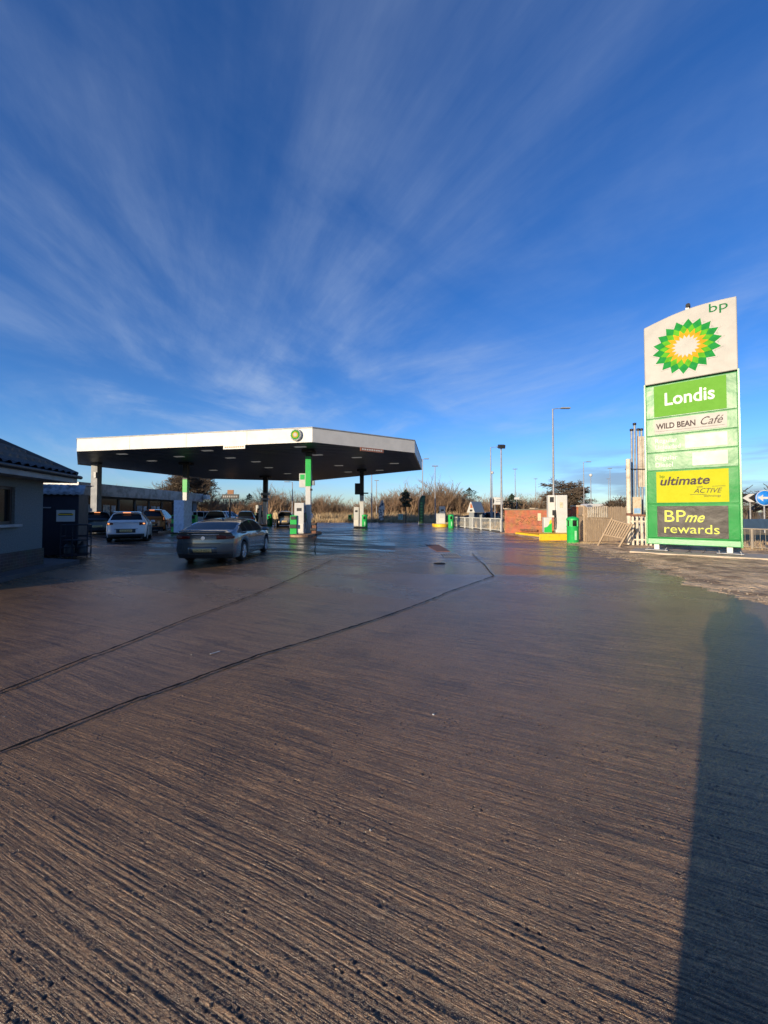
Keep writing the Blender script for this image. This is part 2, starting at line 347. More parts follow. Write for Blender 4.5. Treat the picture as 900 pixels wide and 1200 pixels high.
# sandy verge on the right: a height field whose edge is ragged where it dips below the concrete
def fbm(x, y, seed=0, oct=5, base=0.35):
    rs = np.random.RandomState(seed); out = np.zeros_like(x); amp = 1
    for o in range(oct):
        for k in range(5):
            a = rs.rand() * 6.283; f = base * (2 ** o) * (0.7 + 0.6 * rs.rand())
            out += amp * np.sin((x * math.cos(a) + y * math.sin(a)) * f * 6.283 + rs.rand() * 6.283 + 1.5 * np.sin((x * math.sin(a) - y * math.cos(a)) * f * 3.1 + rs.rand() * 6.28)) / 5
        amp *= 0.55
    return out
def verge():
    nu, nv = 170, 420
    ys = 0.5 + 28.5 * (np.linspace(0, 1, nv) ** 1.4)
    edge_y = np.array([0, 4, 6, 8, 10.2, 12.7, 17, 19.5, 24, 29]); edge_x = np.array([6.3, 6.05, 6.15, 6.55, 7.35, 7.75, 8.95, 9.25, 8.75, 8.6])
    ex = np.interp(ys, edge_y, edge_x)
    uu = np.linspace(0, 1, nu) ** 1.6
    X = ex[:, None] - 0.5 + uu[None, :] * 22; Y = np.repeat(ys[:, None], nu, 1)
    d = X - ex[:, None]
    H = np.clip(d * 0.035, -0.05, 0.045) + fbm(X, Y, 3, 3, 0.25) * 0.016 + fbm(X, Y, 8, 3, 1.1) * 0.016 + 0.004
    Z = np.where(d < -0.3, -0.04, H)
    Z = np.maximum(Z, -0.06)
    vs = np.stack([X, Y, Z], -1).reshape(-1, 3)
    idx = np.arange(nu * nv).reshape(nv, nu)
    fs = np.stack([idx[:-1, :-1], idx[:-1, 1:], idx[1:, 1:], idx[1:, :-1]], -1).reshape(-1, 4)
    mb = MB(); mb.v = vs.tolist(); mb.f = fs.tolist(); mb.sm = [True] * len(fs)
    mb.build('dirt_verge', M_sand, kind='structure')
verge()

def relief():
    # the brushed surface near by as real relief, finer where one stands
    nx, ny = 760, 620; inv = np.linspace(1 / 0.85, 1 / 9.5, ny); ys = 1 / inv; V = []
    xx = np.linspace(-1.25, 1.25, nx); X = ys[:, None] * xx[None, :]; Y = np.repeat(ys[:, None], nx, 1)
    lim = np.interp(ys, [0, 4, 6, 8, 10.2], [6.3, 6.2, 6.3, 6.7, 7.5])[:, None]; X = np.minimum(X, lim)
    V = np.stack([X, Y, np.full_like(X, .006)], -1).reshape(-1, 3); idx = np.arange(nx * ny).reshape(ny, nx)
    F = np.stack([idx[:-1, :-1], idx[:-1, 1:], idx[1:, 1:], idx[1:, :-1]], -1)
    keep = (X[:-1, 1:] - X[:-1, :-1] > 1e-5) & (X[1:, 1:] - X[1:, :-1] > 1e-5); F = F[keep]
    me = bpy.data.meshes.new('forecourt_relief'); me.vertices.add(len(V)); me.vertices.foreach_set('co', V.astype(np.float32).ravel())
    me.loops.add(F.size); me.loops.foreach_set('vertex_index', F.astype(np.int32).ravel()); me.polygons.add(len(F)); me.polygons.foreach_set('loop_start', np.arange(0, F.size, 4, dtype=np.int32)); me.polygons.foreach_set('use_smooth', [True] * len(F)); me.update(calc_edges=True)
    o = bpy.data.objects.new('forecourt_relief', me); COL.objects.link(o); me.materials.append(M_near); o['kind'] = 'structure'
relief()

# black joints between the slabs
def joint(pts, w, seed):
    rs = random.Random(seed); P = [Vector((p.x, p.y, 0)) for p in pts]; vs = []; 
    out = []
    for i in range(len(P) - 1):
        d = (P[i + 1] - P[i]); n = max(2, int(d.length / 0.05)); dn = d.normalized(); s = Vector((-dn.y, dn.x, 0))
        for k in range(n):
            q = P[i] + d * (k / n) + s * (rs.gauss(0, 0.004) + 0.02 * math.sin((i * 9 + k / n * d.length) * 1.3))
            ww = w * (0.6 + 0.8 * rs.random()); out.append((q - s * ww * rs.uniform(.5, 1), q + s * ww * rs.uniform(.5, 1)))
    vs = []; fs = []
    for i, (a, b) in enumerate(out):
        vs += [(a.x, a.y, 0.019), (b.x, b.y, 0.019)]
        if i: fs.append((2 * i - 2, 2 * i, 2 * i + 1, 2 * i - 1))
    MB().add(vs, fs).build('slab_joint', M_tar, kind='structure')
e1 = G(115, 767); e0 = G(0, 812); q0 = e0 + (e0 - e1) * 6
joint([q0, e0, e1, G(225, 724), G(300, 697), G(350, 675), G(390, 656)], 0.017, 1)
f0 = G(0, 883); f1 = G(170, 817)
joint([f0 + (f0 - f1) * 2.5, f0, f1, G(300, 770), G(450, 724), G(520, 697), G(579, 675), G(566, 661), G(553, 649)], 0.019, 2)
joint([G(390, 656), G(420, 652), G(463, 647), G(553, 649)], 0.008, 3)
joint([G(370, 650), G(369, 640), G(369, 630)], 0.02, 4)
joint([G(320, 638.5), G(400, 637.5), G(463, 636)], 0.03, 5)
joint([G(463, 636), G(520, 633), G(600, 632)], 0.025, 6)
joint([G(360, 668), G(579, 676)][:0] + [G(463, 647), G(500, 657), G(560, 657)], 0.006, 8)
def ground_cover(px0, py0, px1, py1, m, name, label, cat, frame=M_dark):
    a, b, c, d = G(px0, py1), G(px1, py1), G(px1 + (px0 - px1) * 0.0 - 14, py0), G(px0 - 14, py0)
    MB().prism([(p.x, p.y) for p in (a, b, c, d)], 0.0, 0.012).build(name, m, label=label, cat=cat)
ground_cover(512, 638.5, 528, 646.5, M_rust, 'access_cover', 'rusty brown rectangular access cover set in the wet slab in front of the canopy', 'cover')
gp = [G(517, 649.2), G(536, 649.2), G(541, 653), G(520, 653)]
gr = thing('drain_grate', 'dark slotted drain grate set in the concrete just before the brown access cover', 'drain', gp[0])
MB().prism([(p.x - gp[0].x, p.y - gp[0].y) for p in gp], 0.0, 0.010).build('frame', M_dark, gr)
mb = MB()
for k in range(7):
    t = (k + .5) / 7; p = gp[0].lerp(gp[1], t) - gp[0]; q = gp[3].lerp(gp[2], t) - gp[0]
    mb.tube((p.x, p.y, 0.014), (q.x, q.y, 0.014), 0.02, n=4)
mb.build('bar', M_steel, gr)
gp = G(515, 660.5)
MB().lathe([(0.0, 0.012), (0.17, 0.012), (0.18, 0.0)], gp, 20).build('manhole', M_tar, label='small round black manhole lid in the slab nearer than the slotted grate', cat='manhole')
MB().box((G(369.5, 640).x + .05, G(369.5, 640).y, 0.010), (0.05, 3.6, 0.004)).build('bay_marking', M_white, kind='structure')
# loose grit and stones
def grit():
    mb = MB(); rs = random.Random(5)
    for i in range(1500):
        y = 0.9 + 9 * rs.random() ** 1.8; x = rs.uniform(-1.15, 1.15) * y
        if x > 6: continue
        r = rs.uniform(0.0015, 0.0045) * (1 + (rs.random() < 0.02) * 1.6)
        p = [(x + r * math.cos(a + rs.uniform(-.4, .4)) * rs.uniform(.6, 1.2), y + r * math.sin(a) * rs.uniform(.6, 1.2), 0.005) for a in (0, 1.57, 3.14, 4.71)]
        mb.add(p + [(x, y, r * 1.1 + .006)], [(0, 1, 4), (1, 2, 4), (2, 3, 4), (3, 0, 4)])
    mb.build('grit', mat('pale_grit', (0.42, 0.38, 0.32), 0.7, scale=3, col2=(0.05, 0.045, 0.04), thr=(0.45, 0.55)), kind='stuff', label='loose pale and dark grit scattered over the brushed concrete', cat='grit')
grit()
p = G(508, 839); MB().lathe([(0.0, 0.016), (0.008, 0.015), (0.011, 0.005)], p, 8).build('pebble', M_white, label='single white pebble on the brushed concrete in the middle of the yard', cat='pebble')
p = G(252, 766); MB().box((p.x, p.y, 0.012), (0.11, 0.008, 0.006), rz=0.9).build('straw', M_cream, label='thin white straw lying between the two long black joints', cat='straw')

# ------------------------------------------------------------------ totem sign
SU = Vector((0.76, -0.65, 0)).normalized()
s0 = AT(757.5, 640, 14.75)                   # foot of the left edge
SW = 2.72
sroot = thing('totem_sign', 'tall green and white fuel station totem sign with a sunflower emblem on top', 'sign', (s0.x, s0.y, 0), math.atan2(SU.y, SU.x))
GF = mat('sign_green', (0.003, 0.22, 0.04), 0.30, var=0.10, scale=1.2, bump=0.02, bscale=1.1, spec=.10)
GL = mat('sign_pale_green', (0.015, 0.19, 0.055), 0.30, var=0.10, scale=1.2, bump=0.022, bscale=1.1, spec=.20)
GW = mat('sign_white', (0.36, 0.35, 0.325), 0.42, var=0.04, scale=2, bump=0.008, bscale=1.2, spec=.2)
GLI = mat('sign_lime', (0.115, 0.31, 0.035), 0.6, var=0.03, spec=.10)
GY = mat('sign_yellow', (0.42, 0.42, 0.014), 0.6, var=0.03, spec=.10)
GB = mat('sign_charcoal', (0.04, 0.035, 0.034), 0.30, var=0.2, scale=1.5, bump=0.03, bscale=1.1, spec=.14)
GT = mat('sign_grey_letters', (0.085, 0.065, 0.07), 0.8, spec=.05)
GWT = mat('sign_white_letters', (0.66, 0.66, 0.6), 0.5)
GYT = mat('sign_yellow_letters', (0.52, 0.56, 0.03), 0.5)
D0 = 0.44
def spanel(name, x0, x1, z0, z1, y, m, depth=0.03, par=None, bevel=0.006):
    return MB().box(((x0 + x1) / 2, y + depth / 2, (z0 + z1) / 2), (x1 - x0, depth, z1 - z0)).build(name, m, par or sroot, bevel=bevel)
# body carcass and side trims
spanel('cabinet', 0.05, SW - 0.05, 0.34, 6.36, 0.0, GF, D0)
for x in (0.0, SW - 0.055): spanel('side_trim', x, x + 0.055, 0.33, 6.45, -0.02, mat('trim_green', (0.01, 0.25, 0.05), 0.3), D0 + 0.04)
spanel('bottom_trim', 0.06, SW - 0.06, 0.36, 0.55, -0.035, mat('trim_pale_green', (0.14, 0.40, 0.18), 0.3), 0.03)
for n_, z0, z1, m in (('shop_panel', 5.10, 6.34, GL), ('cafe_panel', 4.44, 5.07, GL), ('price_panel', 3.80, 4.41, GL), ('price_panel', 3.12, 3.77, GL), ('fuel_panel', 1.86, 3.09, GF), ('rewards_panel', 0.58, 1.83, GF)):
    spanel(n_, 0.07, SW - 0.07, z0, z1, -0.03, m, 0.03, bevel=0.012)
def at(n_): return [o for o in sroot.children if o.name.startswith(n_)]
Y1 = -0.045
def face(par, x0, x1, z0, z1, m, name='face'): return spanel(name, x0, x1, z0, z1, Y1, m, 0.015, par, 0.004)
ps = at('shop_panel')[0]; face(ps, 0.32, SW - 0.34, 5.14, 6.31, GLI)
text('lettering', 'Londis', 0.62, 5.54, 0.66, GWT, ps, Y1 - .004, width=1.42, bold=0.012)
ps = at('cafe_panel')[0]; face(ps, 0.32, SW - 0.34, 4.49, 5.03, GW)
text('lettering', 'WILD BEAN', 0.38, 4.67, 0.29, GT, ps, Y1 - .004, width=1.16, bold=0.008)
text('script_lettering', 'Café', 1.62, 4.66, 0.40, GT, ps, Y1 - .004, width=0.62, shear=0.42)
spanel('underline', 0.36, SW - 0.4, 4.58, 4.588, Y1 - .004, GT, 0.004, ps, 0)
pr = at('price_panel')
text('lettering', 'Regular', 0.32, 4.15, 0.23, GWT, pr[0], -0.034, width=0.66); text('lettering', 'Unleaded', 0.32, 3.91, 0.23, GWT, pr[0], -0.034, width=0.76)
text('lettering', 'Regular', 0.32, 3.50, 0.23, GWT, pr[1], -0.034, width=0.66); text('lettering', 'Diesel', 0.32, 3.24, 0.23, GWT, pr[1], -0.034, width=0.52)
GD = mat('price_display_glare', (.46, .52, .45), .42, var=.08, scale=2.5, spec=.25)  # pale colour stands in for sun glare on the displays
face(pr[0], 1.22, SW - 0.34, 3.87, 4.35, GD, 'price_display'); face(pr[1], 1.42, SW - 0.34, 3.22, 3.70, GD, 'price_display')
ps = at('fuel_panel')[0]; face(ps, 0.35, SW - 0.33, 1.90, 3.06, GY)
text('lettering', 'bp', 0.45, 2.83, 0.16, mat('sign_green_letters', (0.02, 0.12, 0.03), 0.8, spec=.05), ps, Y1 - .004)
text('lettering', 'ultimate', 0.44, 2.55, 0.44, GT, ps, Y1 - .004, width=1.42, shear=0.22, bold=0.010)
text('lettering', 'with', 1.52, 2.42, 0.10, GT, ps, Y1 - .004, shear=0.2)
text('lettering', 'ACTIVE', 1.44, 2.23, 0.24, GT, ps, Y1 - .004, width=0.78, shear=0.35)
text('lettering', 'technology', 1.72, 2.09, 0.11, GT, ps, Y1 - .004, width=0.46)
for x0, x1, z in ((1.34, 1.80, 2.17), (1.95, 2.3, 2.45)): spanel('swoosh_line', x0, x1, z, z + .012, Y1 - .004, GT, 0.004, ps, 0)
ps = at('rewards_panel')[0]; face(ps, 0.36, SW - 0.36, 0.62, 1.77, GB)
text('lettering', 'BP', 0.54, 1.19, 0.62, GYT, ps, Y1 - .004, width=0.62)
text('script_lettering', 'me', 1.16, 1.19, 0.52, GYT, ps, Y1 - .004, width=0.56, shear=0.45, bold=0.006)
text('lettering', 'rewards', 0.54, 0.78, 0.46, GYT, ps, Y1 - .004, width=1.55)
# white head with arched top
top = [(0.03, 6.42)] + [(0.03 + (SW - 0.06) * t, 8.66 + 0.30 * t + 0.16 * math.sin(math.pi * t)) for t in [i / 16 for i in range(17)]] + [(SW - 0.03, 6.42)]
head = MB().prism(top, 0, 1, lambda x, y, z: (x, -0.02 + z * 0.40, y)).build('head_panel', GW, sroot, bevel=0.03)
def helios(cx, cz, r, y, par, ups=1.0):
    # layered eighteen point star: white edge, dark green, light green, yellow, white
    spec = (('star_edge', 1.07, 0.86, 0, GW), ('star_dark_green', 1.0, 0.80, 0, mat('petal_green', (0.003, 0.22, 0.035), 0.6, spec=.12)),
            ('star_light_green', 0.79, 0.62, .5, mat('petal_lime', (0.085, 0.36, 0.012), 0.6, spec=.12)), ('star_yellow', 0.64, 0.46, 0, mat('petal_yellow', (0.55, 0.30, 0.01), 0.6, spec=.12)),
            ('star_white', 0.42, 0.30, .5, GW))
    for i, (nm, ro, ri, ph, m) in enumerate(spec):
        pts = []
        for k in range(36):
            a = 2 * math.pi * (k / 36.0 + ph / 18.0) + .087; rr = (ro if k % 2 == 0 else ri) * r
            pts.append((cx + rr * math.sin(a), cz + rr * math.cos(a)))
        yy = y - 0.006 * (i + 1) * ups
        vs = [(p[0], yy, p[1]) for p in pts] + [(p[0], y, p[1]) for p in pts] + [(cx, yy, cz)]
        MB().add(vs, [(36 * 2, (k + 1) % 36, k) for k in range(36)] + [(k, (k + 1) % 36, 36 + (k + 1) % 36, 36 + k) for k in range(36)]).build(nm, m, par)
emb = MB().lathe([(0.0, -0.024), (0.9, -0.024), (0.92, 0.0)], (1.32, 0, 7.62), 36, 'Y').build('emblem', GW, head)
helios(1.30, 7.60, 1.00, -0.026, head, 1.0)
text('lettering', 'bp', 1.93, 8.62, 0.44, mat('letter_green', (0.01, 0.16, 0.05), 0.7, spec=.1), head, -0.026, width=0.50)
MB().box((1.36, 0.15, 8.98), (0.10, 0.16, 0.16)).build('camera_mount', M_white, sroot)
MB().tube((1.38, 0.02, 9.12), (1.38, 0.26, 9.12), 0.07, n=12).build('camera_head', M_black, sroot)
for x in (0.32, SW - 0.34):
    MB().box((x, 0.2, 0.19), (0.16, 0.3, 0.30)).build('support_post', M_cream, sroot, bevel=0.01)
    pl = MB().box((x, 0.1, 0.13), (0.70, 0.55, 0.03)).build('base_plate', M_steel, sroot, bevel=0.006)
    for bx in (-.28, .28):
        for by in (-.15, .3): MB().tube((x + bx, by, 0.10), (x + bx, by, 0.20), 0.015, n=6).build('anchor_bolt', M_steel, pl)
mb = MB(); mb.path([(1.0 + 0.34 * math.cos(t), 0.0 + 0.12 * math.sin(t), 0.22 + 0.16 * math.sin(t)) for t in [i * math.pi / 6 + 3.3 for i in range(8)]], 0.008, 6)
mb.build('cable', M_black, sroot); mb = MB()
mb.path([(1.5 + 0.25 * math.cos(t), -0.05, 0.25 + 0.2 * math.sin(t)) for t in [i * math.pi / 6 + 3.3 for i in range(7)]], 0.008, 6)
mb.build('cable', M_black, sroot); mb = MB()
mb.path([(2.0 + 0.1 * i, 0.1, 0.10 + 0.035 * i) for i in range(5)], 0.008, 6)
mb.build('cable', M_black, sroot)
# plinth slab under the sign
a = Vector((s0.x, s0.y, 0)); u = SU; v = Vector((-SU.y, SU.x, 0))
pts = [a + u * -0.45 - v * 0.75, a + u * 0.6 - v * 0.95, a + u * 5.2 - v * 0.55, a + u * 5.2 + v * 0.9, a - u * 0.45 + v * 0.9]
MB().prism([(p.x, p.y) for p in pts], -0.02, 0.09).build('concrete_plinth', M_slab, bevel=0.01, label='pale concrete pad under the feet of the tall totem sign', cat='concrete pad')

# ------------------------------------------------------------------ canopy
U = 4.15
def CP(px, py, z=CAMH + U): return G(px, py, z)
ZC = CAMH + U; FH = 0.84
cpts = [CP(90, 529), CP(366, 518), CP(486, 530.6), CP(494.5, 550.7), CP(360, 564), CP(240, 561), CP(91, 544.5)]
c0 = Vector((sum(p.x for p in cpts) / 7, sum(p.y for p in cpts) / 7, 0))
can = thing('forecourt_canopy', 'wide flat fuel station canopy with cream fascia standing on white and green posts', 'canopy', c0)
cl = [(p.x - c0.x, p.y - c0.y) for p in cpts]
n = len(cl)
def off(poly, d):
    out = []
    m = len(poly)
    for i in range(m):
        p0, p1, p2 = Vector(poly[i - 1]), Vector(poly[i]), Vector(poly[(i + 1) % m])
        n1 = Vector(((p1 - p0).y, -(p1 - p0).x)).normalized(); n2 = Vector(((p2 - p1).y, -(p2 - p1).x)).normalized()
        b = (n1 + n2); b = b / max(0.3, b.dot(n1)); out.append(tuple(p1 + b * d))
    return out
inn = off(cl, -0.12); out_ = off(cl, 0.03)
def ring(o, i, z0, z1):
    mb = MB(); m = len(o)
    vs = [(x, y, z0) for x, y in o] + [(x, y, z1) for x, y in o] + [(x, y, z1) for x, y in i] + [(x, y, z0) for x, y in i]
    fs = []
    for k in range(m):
        j = (k + 1) % m
        for q in range(4): fs.append((q * m + k, q * m + j, ((q + 1) % 4) * m + j, ((q + 1) % 4) * m + k))
    return mb.add(vs, fs)
ring(cl, inn, ZC, ZC + FH).build('fascia', M_cream, can)
ring(out_, inn, ZC + FH + 0.002, ZC + FH + 0.07).build('coping', M_grey, can)
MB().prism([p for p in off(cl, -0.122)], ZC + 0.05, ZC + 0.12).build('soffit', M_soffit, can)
MB().prism([p for p in off(cl, -0.125)], ZC + FH - .25, ZC + FH - .15).build('roof_deck', M_grey, can)
# fascia seams
mb = MB()
for i in range(n):
    a, b = Vector(cl[i]), Vector(cl[(i + 1) % n]); d = (b - a); nn = Vector((d.y, -d.x)).normalized() * 0.004
    k = max(1, int(d.length / 4.2))
    for j in range(1, k):
        p = a + d * (j / k) + nn; MB().box((p.x, p.y, ZC + FH / 2), (0.02, 0.006, FH - 0.01), rz=math.atan2(d.y, d.x)).build('fascia_seam', M_grey, can)
# soffit panel joints
ang = math.atan2(cl[1][1] - cl[0][1], cl[1][0] - cl[0][0]); mb = MB()
def inside(x, y, poly):
    c = False; m = len(poly)
    for i in range(m):
        x1, y1 = poly[i]; x2, y2 = poly[(i + 1) % m]
        if (y1 > y) != (y2 > y) and x < (x2 - x1) * (y - y1) / (y2 - y1) + x1: c = not c
    return c
ca, sa = math.cos(ang), math.sin(ang); innn = off(cl, -0.5)
for k in range(-40, 41):
    vv = k * 0.6; run = [t * 0.25 for t in range(-80, 81) if inside(ca * t * 0.25 - sa * vv, sa * t * 0.25 + ca * vv, innn)]
    if len(run) > 2:
        m_ = (run[0] + run[-1]) / 2; mb.box((ca * m_ - sa * vv, sa * m_ + ca * vv, ZC + 0.046), (run[-1] - run[0], 0.03, 0.012), rz=ang)
mb.build('soffit_seam', M_dark, can)
for (px, py) in ((243, 528), (143, 532), (178, 540), (270, 536.5), (352, 523.5), (372, 533), (337, 555), (315, 548), (397, 545.5), (408, 553), (462, 543), (445, 551), (300, 541), (210, 535), (418, 536), (250, 551)):
    p = CP(px, py, ZC + .03)
    if inside(p.x - c0.x, p.y - c0.y, innn):
        MB().box((p.x - c0.x, p.y - c0.y, ZC + 0.02), (0.75, 0.32, 0.03), rz=ang).build('ceiling_light', M_led, can, bevel=0.01)
# columns
def column(px, d, w, green, top_dark, white_top=None, mt=M_white):
    p = AT(px, 600, d); x, y = p.x - c0.x, p.y - c0.y
    c = MB().box((x, y, ZC / 2 + .02), (w, w, ZC + 0.06)).build('column', mt, can, bevel=0.02)
    if green: MB().box((x, y, (green[0] + green[1]) / 2), (w + .03, w + .03, green[1] - green[0])).build('green_cladding', M_green, c, bevel=0.01)
    if top_dark:
        MB().box((x, y, (top_dark + ZC) / 2), (w + .02, w + .02, ZC - top_dark)).build('dark_neck', M_dark, c)
        MB().box((x, y, ZC - 0.06), (w * 2.4, w * 2.4, 0.2)).build('capital', M_dark, c)
        for o in (c,): o.data.transform(Matrix.Translation((0, 0, 0)))
    return c, p
def hz(py, d): return CAMH + (600 - py) / 450 * d
cA, pA = column(361.5, 26, 0.34, (hz(570, 26), hz(535, 26)), hz(535, 26))
cB, pB = column(424, 38, 0.38, None, hz(581, 38))
cC, pC = column(311, 45, 0.46, None, hz(588, 45))
cD, pD = column(217.5, 32.6, 0.36, (hz(577, 32.6), hz(562, 32.6)), hz(562, 32.6))
cE, pE = column(112.3, 33, 0.55, None, None, mt=mat('shaded_white_paint', (.27, .28, .29), .6, scale=2))  # white column, its shade put into a darker base colour
def colpart(name, c, p, dx, dy, z, s, m, bevel=0.01):
    return MB().box((p.x - c0.x + dx, p.y - c0.y + dy, z), s).build(name, m, c, bevel=bevel)
colpart('sign_box', cA, pA, -.42, 0, hz(563, 26), (0.42, 0.1, 0.95), M_white)
colpart('sign_emblem', cA, pA, -.42, -.06, hz(559, 26), (0.3, 0.02, 0.35), M_green)
colpart('speaker_box', cA, pA, .30, 0, hz(566, 26), (0.22, 0.2, 0.3), M_grey)
colpart('camera', cA, pA, .22, -.2, hz(574, 26), (0.12, 0.3, 0.12), M_dark)
colpart('monitor_box', cB, pB, -.35, -.1, hz(573, 38), (0.65, 0.35, 1.1), M_dark)
colpart('monitor_bracket', cB, pB, .2, -.1, hz(578, 38), (0.9, 0.2, 0.12), M_dark)
colpart('column_collar', cC, pC, 0, -.1, hz(579, 45), (0.9, 0.5, 0.25), M_grey)
colpart('column_collar', cC, pC, 0, -.1, hz(585, 45), (0.75, 0.5, 0.25), M_grey)
colpart('lamp_box', cE, pE, .12, -.3, hz(557, 33), (0.2, 0.15, 0.5), M_steel)
# emblem on the fascia
def fascia_frame(px, d_guess):
    a = Vector(cl[0]); b = Vector(cl[1]); e = (b - a).normalized()
    r = ray(px, 510); # intersect in plan
    A = c0.xy + a
    # A + e t = r.xy s
    det = e.x * -r.y + r.x * e.y
    t = (-A.x * -r.y + -r.x * A.y) / det if abs(det) > 1e-9 else 0
    t = ((-A.x) * (-r.y) - (-A.y) * (-r.x)) / (e.x * (-r.y) - e.y * (-r.x))
    return a + e * t, math.atan2(e.y, e.x)
fp, fa = fascia_frame(347.5, 22)
em = MB().lathe([(0.0, -0.16), (0.33, -0.16), (0.37, -0.12), (0.37, 0.0)], (0, 0, 0), 28, 'Y').build('emblem_disc', M_white, can)
em.location = (fp.x, fp.y, ZC + FH * .53); em.rotation_euler = (0, 0, fa)
helios(0, 0, 0.32, -0.17, em, 1.0)
for (px, py, w, m, nm) in ((275, 523, 1.5, M_cream, 'PAY AT KIOSK'), (436, 527, 1.75, mat('brown_board', (0.30, 0.12, 0.07), 0.5), 'MAX HEIGHT')):
    seg = 0 if px < 366 else 1
    a, b = Vector(cl[seg]), Vector(cl[seg + 1]); e = (b - a).normalized()
    r = ray(px, py); A = c0.xy + a
    t = ((-A.x) * (-r.y) - (-A.y) * (-r.x)) / (e.x * (-r.y) - e.y * (-r.x)); q = a + e * t
    bo = MB().box((0, 0, 0), (w, 0.06, 0.24)).build('height_board', m, can); bo.location = (q.x, q.y - .05, ZC - 0.13); bo.rotation_euler = (0, 0, math.atan2(e.y, e.x))
    mbw = MB()
    for k in range(9): mbw.box((-w * .40 + k * w * .1, -.034, 0), (w * .07, .008, .09))
    mbw.build('wording', M_cream if px > 366 else mat('faded_orange', (.45, .25, .12), .6), bo)

